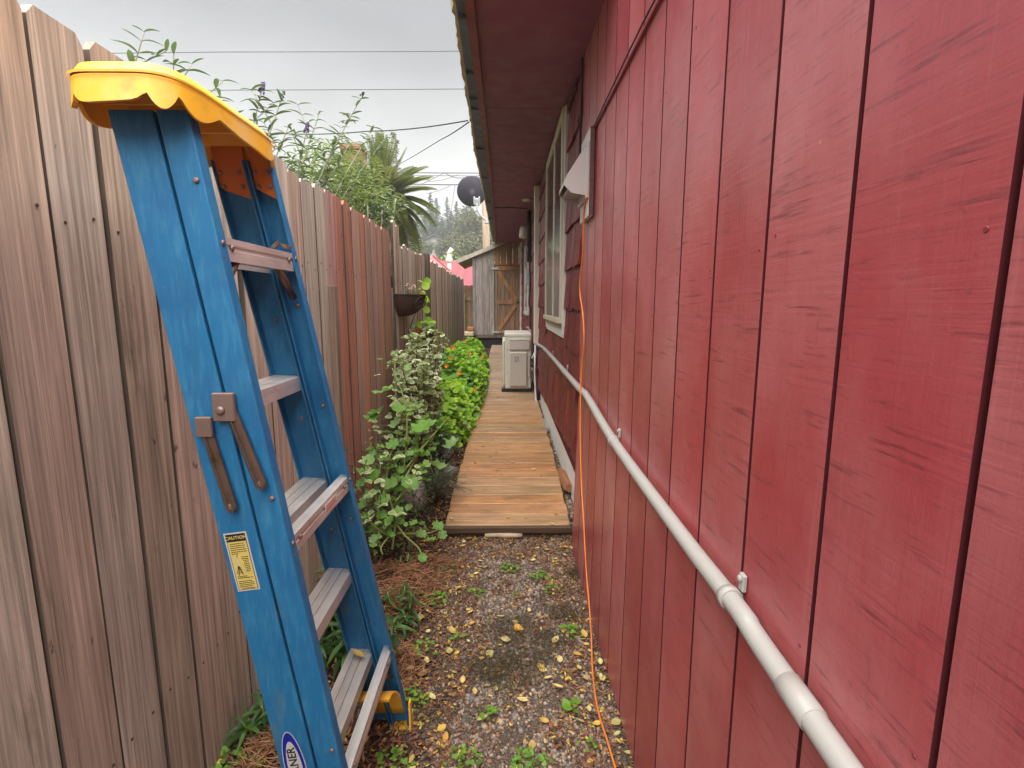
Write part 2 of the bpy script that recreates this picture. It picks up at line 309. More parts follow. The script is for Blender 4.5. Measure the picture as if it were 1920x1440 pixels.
def bevbox(a, b, bev):
    d = tuple(round(b[i] - a[i], 5) for i in range(3)); key = (d, bev)
    if key not in _bv:
        bm = bmesh.new(); bmesh.ops.create_cube(bm, size=1)
        for v in bm.verts: v.co = Vector((v.co[i] * d[i] for i in range(3)))
        bmesh.ops.bevel(bm, geom=list(bm.edges), offset=bev, segments=1, affect='EDGES', profile=0.5)
        bm.verts.index_update()
        _bv[key] = ([tuple(v.co) for v in bm.verts], [tuple(v.index for v in f.verts) for f in bm.faces]); bm.free()
    c = Vector(((a[i] + b[i]) / 2 for i in range(3)))
    return [tuple(Vector(v) + c) for v in _bv[key][0]], _bv[key][1]
def link(name, me, parent=None, loc=None, mx=None, color=None, kind=None, label=None, cat=None, group=None):
    o = bpy.data.objects.new(name, me); COL.objects.link(o)
    if parent is not None: o.parent = parent
    if mx is not None: o.matrix_basis = mx
    if loc is not None: o.location = loc
    if color is not None: o.color = (*color, 1)
    if kind: o['kind'] = kind
    if label: o['label'] = label
    if cat: o['category'] = cat
    if group: o['group'] = group
    return o
def thing(name, label, cat, loc=(0, 0, 0), group=None, rz=0.0):
    o = link(name, None, None, label=label, cat=cat, group=group)
    o.location = loc; o.rotation_euler = (0, 0, rz); o.empty_display_size = 0.1
    return o
def lerp(tab, x):
    return float(np.interp(x, [a for a, _ in tab], [b for _, b in tab]))
def tint(c, v=0.12, h=0.05):
    k = 1 + R.uniform(-v, v); return tuple(max(0.0, q * k * (1 + R.uniform(-h, h))) for q in c)
def frame(pos, d, up=(0, 0, 1), sc=1.0, roll=0.0):
    """matrix with +Y along d and +Z near up"""
    y = Vector(d).normalized(); z = Vector(up) - y * y.dot(Vector(up))
    if z.length < 1e-3: z = Vector((1, 0, 0)) - y * y[0]
    z.normalize(); x = y.cross(z)
    m = Matrix((x, y, z)).transposed().to_4x4()
    if roll: m = m @ Matrix.Rotation(roll, 4, 'Y')
    return Matrix.Translation(Vector(pos)) @ m @ Matrix.Diagonal((sc, sc, sc, 1))
def text_mesh(name, txt, size, m, mx, parent, bold=0.0, spacing=1.0):
    cu = bpy.data.curves.new(name, 'FONT'); cu.body = txt; cu.size = size; cu.align_x = 'CENTER'; cu.align_y = 'CENTER'
    cu.offset = bold; cu.space_character = spacing; cu.extrude = 0.0003; cu.resolution_u = 3
    t = bpy.data.objects.new(name, cu); COL.objects.link(t)
    dg = bpy.context.evaluated_depsgraph_get(); me = bpy.data.meshes.new_from_object(t.evaluated_get(dg))
    bpy.data.objects.remove(t); me.materials.clear(); me.materials.append(m)
    return link(name, me, parent, mx=mx)

# ------------------------------------------------------------------ the lie of the land
ZG = [(-60, 0), (1.5, 0), (2.85, 0.045), (4, 0.10), (6, 0.15), (8, 0.26), (12, 0.38), (40, 0.5), (60, 4.2), (90, 11), (140, 18), (400, 22)]
ZD = [(2.85, 0.125), (4, 0.19), (6, 0.245), (6.8, 0.285), (8, 0.345), (11, 0.42), (12.25, 0.46)]
def zg(x, y):
    z = lerp(ZG, y)
    if -0.9 < x < -0.36 and 0.3 < y < 12: z += 0.05 * min(1, (-0.36 - x) / 0.12) * (0.3 + 0.7 * min(1, max(0, (y - 1.5) / 1.2)))   # the planted bed is heaped up
    return z + 0.006 * math.sin(x * 21 + y * 13) * math.sin(y * 17 - x * 9) * (1 if abs(x) < 2 and y < 14 else 0)
def zd(y): return lerp(ZD, y)

def build_ground():
    xs = [-320, -180, -90, -45, -22, -11, -6, -3.5, -2] + list(np.arange(-1.2, 0.61, 0.04)) + [1.2, 2.5, 5, 10, 20, 45, 90, 180, 320]
    ys = [-60, -25, -10, -4, -1] + list(np.arange(0.2, 4.0, 0.05)) + list(np.arange(4, 13, 0.25)) + [14, 17, 22, 30, 40, 50, 60, 75, 90, 115, 140, 220, 320]
    v = [(float(x), float(y), zg(x, y)) for y in ys for x in xs]; n = len(xs)
    f = [(j * n + i, j * n + i + 1, (j + 1) * n + i + 1, (j + 1) * n + i) for j in range(len(ys) - 1) for i in range(n - 1)]
    me = bpy.data.meshes.new('ground'); me.from_pydata(v, [], f)
    me.polygons.foreach_set('use_smooth', [True] * len(f))
    m = bpy.data.materials.new('soil_and_grit'); m.use_nodes = True
    t = m.node_tree; b = t.nodes['Principled BSDF']; L = t.links.new; N = t.nodes.new
    tc = N('ShaderNodeTexCoord'); sp = N('ShaderNodeSeparateXYZ'); L(tc.outputs['Object'], sp.inputs[0])
    def no(sc, d=5):
        n_ = N('ShaderNodeTexNoise'); n_.inputs['Scale'].default_value = sc; n_.inputs['Detail'].default_value = d; L(tc.outputs['Object'], n_.inputs[0]); return n_.outputs[0]
    def mr(v_, a, c, lo=0, hi=1):
        r = N('ShaderNodeMapRange'); L(v_, r.inputs[0])
        for i, q in enumerate((a, c, lo, hi)): r.inputs[i + 1].default_value = q
        return r.outputs[0]
    def mix(fac, a, c):
        n_ = N('ShaderNodeMix'); n_.data_type = 'RGBA'
        L(fac, n_.inputs[0])
        for s_, q in ((n_.inputs[6], a), (n_.inputs[7], c)):
            if hasattr(q, 'is_output'): L(q, s_)
            else: s_.default_value = (*q, 1)
        return n_.outputs[2]
    soil = mix(mr(no(28), 0.4, 0.65), (0.030, 0.021, 0.016), (0.085, 0.045, 0.026))
    grit = mix(mr(no(190, 2), 0.42, 0.58), (0.065, 0.048, 0.036), (0.17, 0.13, 0.095))
    wob = N('ShaderNodeMath'); wob.operation = 'ADD'; L(mr(no(5), 0.3, 0.7, -0.13, 0.13), wob.inputs[0]); L(sp.outputs['X'], wob.inputs[1])
    c1 = mix(mr(wob.outputs[0], -0.36, -0.28), soil, grit)
    green = mix(mr(no(0.3), 0.35, 0.65), (0.05, 0.075, 0.025), (0.08, 0.085, 0.035))
    c2 = mix(mr(sp.outputs['Y'], 13, 16), c1, green)
    side = N('ShaderNodeMath'); side.operation = 'ABSOLUTE'; L(sp.outputs['X'], side.inputs[0])
    c3 = mix(mr(side.outputs[0], 1.0, 1.6), c2, green)
    L(c3, b.inputs['Base Color']); b.inputs['Roughness'].default_value = 0.9; b.inputs['Specular IOR Level'].default_value = 0.25
    bn = N('ShaderNodeBump'); bn.inputs['Distance'].default_value = 0.012; L(no(120, 4), bn.inputs['Height']); L(bn.outputs[0], b.inputs['Normal'])
    me.materials.append(m)
    link('ground', me, kind='structure')
build_ground()

# ------------------------------------------------------------------ the red house
WX = 0.393                                  # face of the grooved siding
ZS = [(-3, 2.50), (1.5, 2.55), (2.3, 2.58), (3, 2.63), (4, 2.70), (6, 2.77), (12.2, 2.83)]      # soffit
XS = [(-3, -0.11), (2, -0.128), (4.75, -0.148), (12.3, -0.195)]                                 # fascia
XD = [(-3, -0.19), (2, -0.205), (4.75, -0.27), (12.3, -0.297)]                                  # drip edge
XW = [(-3, 0.40), (2.72, 0.412), (7, 0.41), (12.3, 0.385)]                                      # shingled wall plane
def zs(y): return lerp(ZS, y)
def xs_(y): return lerp(XS, y)
def xd(y): return lerp(XD, y)
def xw(y): return lerp(XW, y)
EY = 1.93                                   # the deep eave starts here; nearer the wall stands open to the sky
house = thing('house', 'dark red house with grooved siding, wooden shingles and a deep maroon eave', 'house', (0.4, 2.7, 0))
IH = Matrix.Translation((-0.4, -2.7, 0))
def hp(o):                                   # keep world placement for children of the house
    o.matrix_basis = IH @ o.matrix_basis; return o
SEAM = 2.163
b = MB()
b.box((WX + 0.012, -3.0, 0.02), (0.55, 2.70, 2.6)); hp(b.obj('siding_backing', M['groove'], house))
b = MB()
yy = [2.70, 4, 6, 8, 10, 12.3]
b.loft([[Vector((xw(y), y, 0.42)), Vector((xw(y), y, zs(y) + 0.1)), Vector((xw(y) + 0.14, y, zs(y) + 0.1)), Vector((xw(y) + 0.14, y, 0.42))] for y in yy])
hp(b.obj('wall', M['groove'], house))
b = MB(); b.box((0.56, -3.0, 0.1), (6.5, 12.3, 2.55)); hp(b.obj('house_core', M['red_paint'], house))
# grooved siding, one board per strip between two grooves
PY = 0.191; Y0 = 0.79
ks = range(-19, 11)
def side_board(y0, y1, z0, z1, top):
    mb = MB(); t = 0.012
    q = [(WX, y0 + 0.0042), (WX, y1 - 0.0042), (WX + t, y1 - 0.0034), (WX + t, y0 + 0.0034)]
    flare = lambda z, y: -0.022 * max(0, 1 - z / 0.9) * max(0, min(1, (y - 1.0) / 1.6))
    zz = [z0, z0 + 0.45, z0 + 0.9, z1] if not top else [z0, z1]
    mb.loft([[Vector((x + flare(z, y) - (0.006 if top else 0), y, z)) for x, y in q] for z in zz])
    return mb
for k in ks:
    y0 = Y0 + PY * k; y1 = min(y0 + PY, 2.722)
    if y1 - y0 < 0.02: continue
    c = tint((0.37, 0.050, 0.060), 0.08, 0.05)
    for o in (hp(side_board(y0, y1, 0.028, SEAM - 0.004, False).obj('siding_board', [M['siding'], M['groove']], house, color=c)),
              hp(side_board(y0, y1, SEAM + 0.004, zs(y0) + 0.02, True).obj('siding_board', [M['siding'], M['groove']], house, color=tint(c, 0.05)))):
        for pl in o.data.polygons:
            if abs(pl.normal.y) > 0.5: pl.material_index = 1
b = MB(); b.box((WX - 0.0105, -3.0, SEAM - 0.0035), (WX + 0.012, 2.722, SEAM + 0.0035)); hp(b.obj('flashing', M['red_paint'], house))
# a second joint lower line of nail heads: small dimples
b = MB()
for k in ks:
    for z in (0.35, 0.95, 1.5, 1.95):
        y = Y0 + PY * k + R.choice((0.02, 0.165)); 
        if y > 2.7: continue
        b.lathe([(0.0032, 0), (0.0024, 0.0012)], 6, 0, Matrix.Translation((WX + 0.0004 - (0.022 * max(0, 1 - z / 0.9) * max(0, min(1, (y - 1) / 1.6))), y, z + R.uniform(-.03, .03))) @ Matrix.Rotation(-PI / 2, 4, 'Y'))
hp(b.obj('nail_heads', M['red_paint'], house, kind='stuff'))

# shingles
WIN = (3.47, 4.86, 1.185, 2.66)
shing = []
zr = [0.41 + 0.243 * i for i in range(10)]
for ci, z in enumerate(zr):
    y = 2.728
    while y < 12.2:
        wd = R.uniform(0.10, 0.21); y1 = min(y + wd, 12.2)
        if not (y1 > WIN[0] - 0.0 and y < WIN[1] and z + 0.2 > WIN[2] and z < WIN[3]) or (z + .243 < WIN[2]):
            shing.append((y, y1, (0.385 + 0.165 * max(0, 6.8 - y) / 4 if ci == 0 else z) + R.uniform(-0.006, 0.006), ci))
        elif y < WIN[0] - 0.03: shing.append((y, WIN[0], z, ci))
        y = y1 + R.uniform(0.002, 0.006)
shing.sort(key=lambda s_: s_[0])
def shingle(mb, y0, y1, z, ci, kick=0.0):
    xa, xb = xw(y0), xw(y1); th = R.uniform(0.009, 0.014); ln = 0.243 + 0.05 if ci else 0.70 - z
    zt = min(z + ln, zs(y0) - 0.002)
    if zt - z < 0.03: return
    bx = R.uniform(0.020, 0.026) + kick; r = R.uniform(-0.004, 0.004)
    g = (zt - z) / ln
    sec = lambda x, y, dz: [Vector((x - bx, y, z + dz)), Vector((x - bx + th, y, z + dz)), Vector((x - 0.0015 - (1 - g) * 0.012, y, zt)), Vector((x - 0.004 - (1 - g) * 0.02, y, zt))]
    m_ = (y0 + y1) / 2
    mb.loft([sec(xa, y0 + 0.001, 0), sec((xa + xb) / 2 - R.uniform(0, 0.002), m_, r), sec(xb, y1 - 0.001, 2 * r)])
rest = MB()
for i, s_ in enumerate(shing):
    kick = 0.0
    if s_[0] < 2.75: kick = R.uniform(0.0, 0.016)
    if i < 290:
        mb = MB(); shingle(mb, *s_, kick=kick)
        if mb.v: hp(mb.obj('shingle', M['shingle'], house, color=tint((0.20, 0.022, 0.027), 0.22, 0.06)))
    else: shingle(rest, *s_)
o = hp(rest.obj('far_shingles', M['shingle'], house, color=(0.20, 0.022, 0.027), kind='stuff'))
# foundation, white stucco
b = MB()
ff = [2.70, 3.4, 4.5, 5.6, 6.8, 8.5, 12.2]
fx = lambda y: lerp([(2.7, 0.462), (3.4, 0.457), (6.8, 0.425), (12.2, 0.41)], y)
b.loft([[Vector((fx(y), y, 0.0)), Vector((fx(y) + 0.004, y, 0.60)), Vector((fx(y) + 0.12, y, 0.60)), Vector((fx(y) + 0.12, y, 0))] for y in ff])
hp(b.obj('foundation', M['stucco'], house))
# soffit in sheets, fascia, gutter, roof edge, roof
brk = [EY, 3.56, 6.0, 8.44, 10.88, 12.2]
for a_, c_ in zip(brk[:-1], brk[1:]):
    b = MB(); ys = np.linspace(a_ + 0.003, c_ - 0.003, 7)
    b.loft([[Vector((xs_(y) + 0.012, y, zs(y))), Vector((0.56, y, zs(y) + 0.004)), Vector((0.56, y, zs(y) + 0.02)), Vector((xs_(y) + 0.012, y, zs(y) + 0.016))] for y in ys])
    hp(b.obj('soffit_panel', M['soffit'], house))
for a_, c_ in ((EY, 2.42), (2.42, 5.1), (5.1, 8.0), (8.0, 12.2)):
    b = MB(); ys = np.linspace(a_ + 0.0015, c_ - 0.0015, 8)
    b.loft([[Vector((xs_(y) - 0.026, y, zs(y) - 0.022)), Vector((xs_(y) + 0.010, y, zs(y) - 0.022)), Vector((xs_(y) + 0.010, y, zs(y) + 0.13)), Vector((xs_(y) - 0.026, y, zs(y) + 0.13))] for y in ys])
    hp(b.obj('fascia_board', M['red_paint'], house))
ysl = list(np.linspace(EY, 12.2, 24))
b = MB()
b.loft([[Vector((xd(y) + 0.016, y, zs(y) + 0.012)), Vector((xs_(y) - 0.029, y, zs(y) - 0.004)), Vector((xs_(y) - 0.029, y, zs(y) + 0.10)), Vector((xd(y) + 0.012, y, zs(y) + 0.10))] for y in ysl])
g_ = hp(b.obj('gutter', M['darkmetal'], house))
for y in (2.3, 2.92, 3.35, 3.56, 4.6, 5.8, 7.2, 8.6, 10.2):
    b = MB(); b.box((xd(y) + 0.02, y, zs(y) - 0.0075), (xs_(y) - 0.030, y + 0.018, zs(y) + 0.016)); o = b.obj('gutter_strap', M['darkmetal'], g_); 
b = MB(); yr = np.linspace(EY, 12.25, 190); rows = []
for i, y in enumerate(yr):
    j = R.uniform(-0.008, 0.006); q = R.uniform(-0.006, 0.006)
    rows.append([Vector((xd(y) + j, y, zs(y) + 0.018 + q)), Vector((xd(y) + 0.022, y, zs(y) + 0.012)), Vector((xd(y) + 0.03, y, zs(y) + 0.11)), Vector((xd(y) - 0.004 + j, y, zs(y) + 0.085 + q))])
b.loft(rows); hp(b.obj('roof_edge', M['roofedge'], house))
b = MB()
b.loft([[Vector((xd(y) - 0.002, y, zs(y) + 0.105)), Vector((3.4, y, zs(y) + 1.25)), Vector((3.4, y, zs(y) + 1.32)), Vector((xd(y) - 0.012, y, zs(y) + 0.125))] for y in (EY - 0.01, 4, 6, 9, 12.25)])
b.loft([[Vector((0.36, y, 2.625)), Vector((3.4, y, zs(y) + 1.19)), Vector((3.4, y, zs(y) + 1.245)), Vector((0.355, y, 2.665))] for y in (-3.05, 0, EY - 0.02)])
b.loft([[Vector((3.4, y, zs(y) + 1.25)), Vector((7.0, y, zs(y) + 0.05)), Vector((7.0, y, zs(y) + 0.12)), Vector((3.4, y, zs(y) + 1.32))] for y in (-3, 0, 3, 6, 9, 12.25)])
hp(b.obj('roof', M['roof'], house))
b = MB(); b.loft([[Vector((xs_(EY) - 0.028, y, zs(EY) - 0.02)), Vector((0.388, y, zs(EY) - 0.004)), Vector((0.388, y, zs(EY) + 0.30)), Vector((xs_(EY) - 0.028, y, zs(EY) + 0.13))] for y in (EY - 0.024, EY - 0.002)]); hp(b.obj('eave_end_board', M['red_paint'], house))
# window
y0, y1, z0, z1 = WIN; fxw = 0.37
wn = link('window', None, house); wn.empty_display_size = 0.1
def wbox(name, a, c, m, bev=0.003, par=None):
    mb = MB(); mb.box(a, c, bev=bev); o = mb.obj(name, m, par or wn); o.matrix_basis = IH @ o.matrix_basis; return o
wbox('window_apron', (0.388, y0 - 0.005, z0), (0.42, y1 + 0.01, z0 + 0.095), M['whitepaint'])
wbox('window_casing', (0.380, y0 - 0.012, z0 + 0.02), (0.42, y0 + 0.018, z1), M['whitepaint'])
wbox('window_casing', (0.380, y1 - 0.02, z0 + 0.02), (0.42, y1 + 0.012, z1), M['whitepaint'])
wbox('window_sill', (0.352, y0 + 0.02, z0 + 0.098), (0.42, y1 - 0.022, z0 + 0.135), M['cream'])
wbox('window_frame', (0.366, y0 + 0.02, z0 + 0.137), (0.42, y0 + 0.075, z1), M['cream'])
wbox('window_frame', (0.366, y1 - 0.075, z0 + 0.137), (0.42, y1 - 0.022, z1), M['cream'])
ym = y0 + 0.62
wbox('window_mullion', (0.370, ym - 0.03, z0 + 0.137), (0.42, ym + 0.03, z1 - 0.002), M['cream'])
wbox('window_head', (0.367, y0 + 0.077, z1 - 0.06), (0.42, ym - 0.032, z1 - 0.001), M['cream'])
wbox('window_head', (0.367, ym + 0.032, z1 - 0.06), (0.42, y1 - 0.077, z1 - 0.001), M['cream'])
for a_, c_ in ((y0 + 0.077, ym - 0.032), (ym + 0.032, y1 - 0.077)):
    wbox('pane', (0.3745, a_, z0 + 0.137), (0.3795, c_, z1 - 0.062), M['glass'], 0)
    b = MB(); b.box((0.40, a_, z0 + 0.137), (0.41, c_, z1 - 0.062)); o = b.obj('window_backing', M['groove'], wn); o.matrix_basis = IH @ o.matrix_basis
# far narrow window with white casing
wn = link('window', None, house)
fy0, fy1 = 8.6, 9.9
X_ = xw(9.2)
wbox('window_casing', (X_ - 0.045, fy0, 1.30), (X_, fy0 + 0.09, 2.5), M['whitepaint'])
wbox('window_casing', (X_ - 0.045, fy1 - 0.09, 1.30), (X_, fy1, 2.5), M['whitepaint'])
wbox('window_sill', (X_ - 0.055, fy0 - 0.01, 1.235), (X_, fy1 + 0.01, 1.298), M['whitepaint'])
wbox('pane', (X_ - 0.02, fy0 + 0.092, 1.30), (X_ - 0.015, fy1 - 0.092, 2.5), M['glass'], 0)
b = MB(); b.box((xw(12.1) - 0.05, 12.0, 0.5), (xw(12.1) + 0.03, 12.2, 2.82), bev=0.004); hp(b.obj('corner_board', M['whitepaint'], house))

# ------------------------------------------------------------------ boardwalk
bw = thing('boardwalk', 'narrow boardwalk of wet orange brown planks running along the house', 'boardwalk', (0, 2.86, 0))
XL = [(2.86, -0.365), (4, -0.343), (6, -0.333), (12.3, -0.33)]; XR = [(2.86, 0.385), (4, 0.392), (7, 0.39), (12.3, 0.37)]
y = 2.862; i = 0
while y < 12.15:
    wd = 0.138 + R.uniform(-0.003, 0.003)
    zc = zd(y + wd / 2); sl = (zd(y + wd) - zd(y)) / wd
    xl, xr = lerp(XL, y) + R.uniform(-0.006, 0.006), lerp(XR, y) + R.uniform(-0.005, 0.005)
    mb = MB(); mb.box((xl, -wd / 2, -0.036), (xr, wd / 2, 0), bev=0.0045)
    q = R.random()
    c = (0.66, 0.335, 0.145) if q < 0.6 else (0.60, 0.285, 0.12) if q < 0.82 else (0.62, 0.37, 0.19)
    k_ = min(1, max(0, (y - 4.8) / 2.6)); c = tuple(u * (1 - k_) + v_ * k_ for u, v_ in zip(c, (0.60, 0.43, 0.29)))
    mx = Matrix.Translation((0, y + wd / 2 - 2.86, zc + R.uniform(-0.0025, 0.0025))) @ Matrix.Rotation(math.atan(sl) + R.uniform(-0.006, 0.006), 4, 'X')
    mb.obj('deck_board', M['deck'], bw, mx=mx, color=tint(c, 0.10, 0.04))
    y += wd + R.uniform(0.005, 0.009)
for x in (-0.30, 0.02, 0.33):
    mb = MB(); ys = np.linspace(2.895, 12.1, 14)
    mb.loft([[Vector((x - 0.02, q - 2.86, zd(q) - 0.13)), Vector((x + 0.02, q - 2.86, zd(q) - 0.13)), Vector((x + 0.02, q - 2.86, zd(q) - 0.040)), Vector((x - 0.02, q - 2.86, zd(q) - 0.040))] for q in ys])
    mb.obj('joist', M['deck_end'], bw)
mb = MB(); mb.box((-0.35, 0.022, zd(2.86) - 0.125), (0.375, 0.034, zd(2.86) - 0.038)); mb.obj('end_joist', M['deck_end'], bw)
mb = MB(); mb.box((-0.372, -0.026, zd(2.86) - 0.042), (0.388, -0.001, zd(2.86) - 0.004), bev=0.004); mb.obj('front_shade_board', M['deck_end'], bw)  # added plank, its dark colour stands in for shade on the front edge

# ------------------------------------------------------------------ fences
fence = thing('wooden_fence', 'tall weathered cedar board fence along the left of the alley', 'fence', (-0.9, 2.0, 0))
FO = Vector((-0.9, 2.0, 0))
def board_mesh(wd, h, th=0.018, ear=0.022):
    mb = MB(); a = wd / 2
    pr = [(-a, 0), (a, 0), (a, h - ear), (a - ear * 0.8, h), (-a + ear * 0.8, h), (-a, h - ear)]
    f0 = [Vector((0, y_, z_)) for y_, z_ in pr]; f1 = [Vector((-th, y_, z_)) for y_, z_ in pr]
    mb.loft([f0, f1]); return mb
y = -2.0; n = 0; nails = MB()
while y < 10.75:
    wd = R.uniform(0.132, 0.143)
    far = y > 3.92
    if far: wd = R.uniform(0.088, 0.096)
    X = -0.885 + (0.025 if far else 0) + R.uniform(-0.005, 0.005)
    zb = zg(-1.0, y) - 0.01
    top = 1.965 + R.uniform(-0.012, 0.012)
    if 3.92 < y < 4.22: top = 2.03 + R.uniform(-0.02, 0.02)
    elif far: top = 1.90 + R.uniform(-0.022, 0.022) + 0.004 * (y - 4)
    q = R.random()
    if y < 2.55: c = (0.56, 0.46, 0.385) if q < 0.7 else (0.54, 0.41, 0.325)
    elif y < 3.5: c = (0.605, 0.255, 0.176) if q < 0.5 else (0.504, 0.307, 0.252)
    elif not far: c = (0.55, 0.29, 0.20)
    elif y < 8.2: c = (0.68, 0.55, 0.45) if q < 0.6 else (0.66, 0.44, 0.32)
    else: c = (0.386, 0.350, 0.319) if q < 0.7 else (0.504, 0.409, 0.336)
    mx = Matrix.Translation(Vector((X, y + wd / 2, zb)) - FO) @ Matrix.Rotation(R.uniform(-0.004, 0.004), 4, 'X') @ Matrix.Rotation(R.uniform(-0.03, 0.03), 4, 'Z')
    o_ = board_mesh(wd, top - zb, R.uniform(0.016, 0.02), R.uniform(0.014, 0.024)).obj('fence_board', [M['fence'], M['fence_dark']], fence, mx=mx, color=tint(c, 0.11, 0.03))
    for pl in o_.data.polygons:
        if abs(pl.normal.y) > 0.9: pl.material_index = 1
    for zn in (0.39, 1.59):
        for fy in (0.22, 0.78): nails.lathe([(0.0042, 0), (0.003, 0.0016)], 6, 0, Matrix.Translation(Vector((X + 0.001, y + wd * fy, zn + R.uniform(-.02, .02))) - FO) @ Matrix.Rotation(PI / 2, 4, 'Y'))
    y += wd + (R.uniform(0.004, 0.010) if not far else R.uniform(0.003, 0.013)); n += 1
nails.obj('nail_heads', mat('rusty_nail', (0.05, 0.03, 0.025), 0.7), fence, kind='stuff')
for z in (0.35, 1.55):
    mb = MB(); mb.box((-0.05, -4.0, z), (-0.011, 8.72, z + 0.085)); mb.obj('fence_rail', M['fence_dark'], fence)
for yp in (-1.5, 0.9, 3.3, 5.7, 8.1, 10.4):
    mb = MB(); mb.box((-0.145, yp - 2.045, 0.0), (-0.055, yp - 1.955, 1.8)); mb.obj('fence_post', M['fence_dark'], fence)
# cross fence at the end of the alley
cf = thing('wooden_fence', 'short tan board fence with rails closing the alley left of the shed', 'fence', (-1.0, 12.9, 0.38))
x = -1.75 + 1.0
while x < 0.35:
    wd = 0.137; mb = MB(); a = wd / 2; h = 1.50 + R.uniform(-0.01, 0.01)
    pr = [(-a, 0), (a, 0), (a, h - 0.02), (a - 0.018, h), (-a + 0.018, h), (-a, h - 0.02)]
    mb.loft([[Vector((p, 0.0, q)) for p, q in pr], [Vector((p, 0.018, q)) for p, q in pr]])
    mb.obj('fence_board', M['fence'], cf, mx=Matrix.Translation((x + a, 0.04, 0)), color=tint((0.36, 0.22, 0.12), 0.15))
    x += wd + 0.005
for z in (0.30, 1.13):
    mb = MB(); mb.box((-0.75, 0, z), (0.35, 0.038, z + 0.09)); mb.obj('fence_rail', M['fence'], cf, color=(0.34, 0.25, 0.15))
mb = MB(); mb.box((-0.10, -0.11, 0), (0.0, -0.005, 1.28), bev=0.006); mb.obj('fence_post', M['fence'], cf, color=(0.40, 0.36, 0.16))
mb = MB(); mb.box((-0.135, -0.10, 0), (-0.105, -0.06, 1.52)); mb.obj('fence_trim', M['whitepaint'], cf)

# ------------------------------------------------------------------ shed at the end
SY = 12.32
shed = thing('shed', 'grey weathered lean-to shed with a braced plank door at alley end', 'shed', (-0.2, SY, 0.62))
SO = Vector((-0.2, SY, 0.62))
def rz_(x): return 2.40 + (x + 1.13) * 0.405        # underside of the roof
def sh(name, a, c, m, color=None, bev=0.002, par=None):
    mb = MB(); mb.box(Vector(a) - SO, Vector(c) - SO, bev=bev); return mb.obj(name, m, par or shed, color=color)
x = -0.70
while x < -0.27:
    x1 = min(x + 0.16, -0.262)
    mb = MB(); mb.loft([[Vector((x, SY, 0.70)) - SO, Vector((x1 - 0.005, SY, 0.70)) - SO, Vector((x1 - 0.005, SY, rz_(x1) - 0.01)) - SO, Vector((x, SY, rz_(x) - 0.01)) - SO],
                         [Vector((x, SY + 0.02, 0.70)) - SO, Vector((x1 - 0.005, SY + 0.02, 0.70)) - SO, Vector((x1 - 0.005, SY + 0.02, rz_(x1) - 0.01)) - SO, Vector((x, SY + 0.02, rz_(x) - 0.01)) - SO]])
    mb.obj('wall_board', M['shedwood'], shed, color=tint((0.36, 0.32, 0.29), 0.08)); x = x1
x = -0.26
while x < 0.44:                               # boards above the door
    x1 = x + 0.145
    sh('wall_board', (x, SY + 0.0, 2.325), (x1 - 0.005, SY + 0.02, 2.86), M['shedwood'], tint((0.36, 0.19, 0.10), 0.12)); x = x1
sh('corner_post', (-0.775, SY - 0.03, 0.64), (-0.705, SY + 0.06, rz_(-0.74) - 0.012), M['shedwood'], (0.30, 0.27, 0.25), 0.005)
sh('back_board', (-0.72, SY + 0.021, 0.66), (0.42, SY + 0.05, 2.36), M['fence_dark'])
sh('sill', (-0.78, SY - 0.03, 0.625), (0.42, SY + 0.06, 0.692), M['shedwood'], (0.20, 0.15, 0.11), 0.005)
sh('gap_shade_sheet', (-0.74, SY + 0.06, 0.36), (0.42, SY + 0.09, 0.62), M['rubber'])  # black sheet standing in for the shade of the gap under the sill
sh('shed_side_wall', (-0.74, SY + 0.062, 0.64), (-0.72, SY + 2.4, 2.50), M['shedwood'], (0.33, 0.29, 0.26))
mb = MB()
def roofsec(yv, a, c): return [Vector((-1.15, yv, rz_(-1.15) + a)) - SO, Vector((0.5, yv, rz_(0.5) + a)) - SO, Vector((0.5, yv, rz_(0.5) + c)) - SO, Vector((-1.15, yv, rz_(-1.15) + c)) - SO]
mb.loft([roofsec(SY - 0.09, 0.012, 0.035), roofsec(SY + 2.5, 0.012, 0.035)]); mb.obj('roof', M['shedwood'], shed, color=(0.50, 0.42, 0.33))
mb = MB(); mb.loft([roofsec(SY - 0.115, -0.045, 0.05), roofsec(SY - 0.092, -0.045, 0.05)]); mb.obj('bargeboard', M['shedwood'], shed, color=(0.50, 0.43, 0.36))
mb = MB(); mb.loft([[Vector((-1.13, SY - 0.09, rz_(-1.13))) - SO, Vector((-0.78, SY - 0.09, rz_(-0.78))) - SO, Vector((-0.78, SY + 2.4, rz_(-0.78))) - SO, Vector((-1.13, SY + 2.4, rz_(-1.13))) - SO],
                    [Vector((-1.13, SY - 0.09, rz_(-1.13) + 0.01)) - SO, Vector((-0.78, SY - 0.09, rz_(-0.78) + 0.01)) - SO, Vector((-0.78, SY + 2.4, rz_(-0.78) + 0.01)) - SO, Vector((-1.13, SY + 2.4, rz_(-1.13) + 0.01)) - SO]])
mb.obj('eave_board', M['shedwood'], shed, color=(0.50, 0.27, 0.10))
door = link('door', None, shed); door.empty_display_size = 0.1
x = -0.245
while x < 0.33:
    x1 = x + 0.118
    sh('door_plank', (x, SY - 0.012, 0.70), (x1 - 0.006, SY + 0.012, 2.315), M['shedwood'], tint((0.30, 0.19, 0.12), 0.16), 0.003, door); x = x1
dc = (0.42, 0.21, 0.10)
sh('door_stile', (-0.247, SY - 0.034, 0.80), (-0.192, SY - 0.0125, 2.20), M['shedwood'], (0.30, 0.20, 0.13), 0.003, door)
sh('door_stile', (0.275, SY - 0.034, 0.80), (0.338, SY - 0.0125, 2.20), M['shedwood'], (0.33, 0.19, 0.11), 0.003, door)
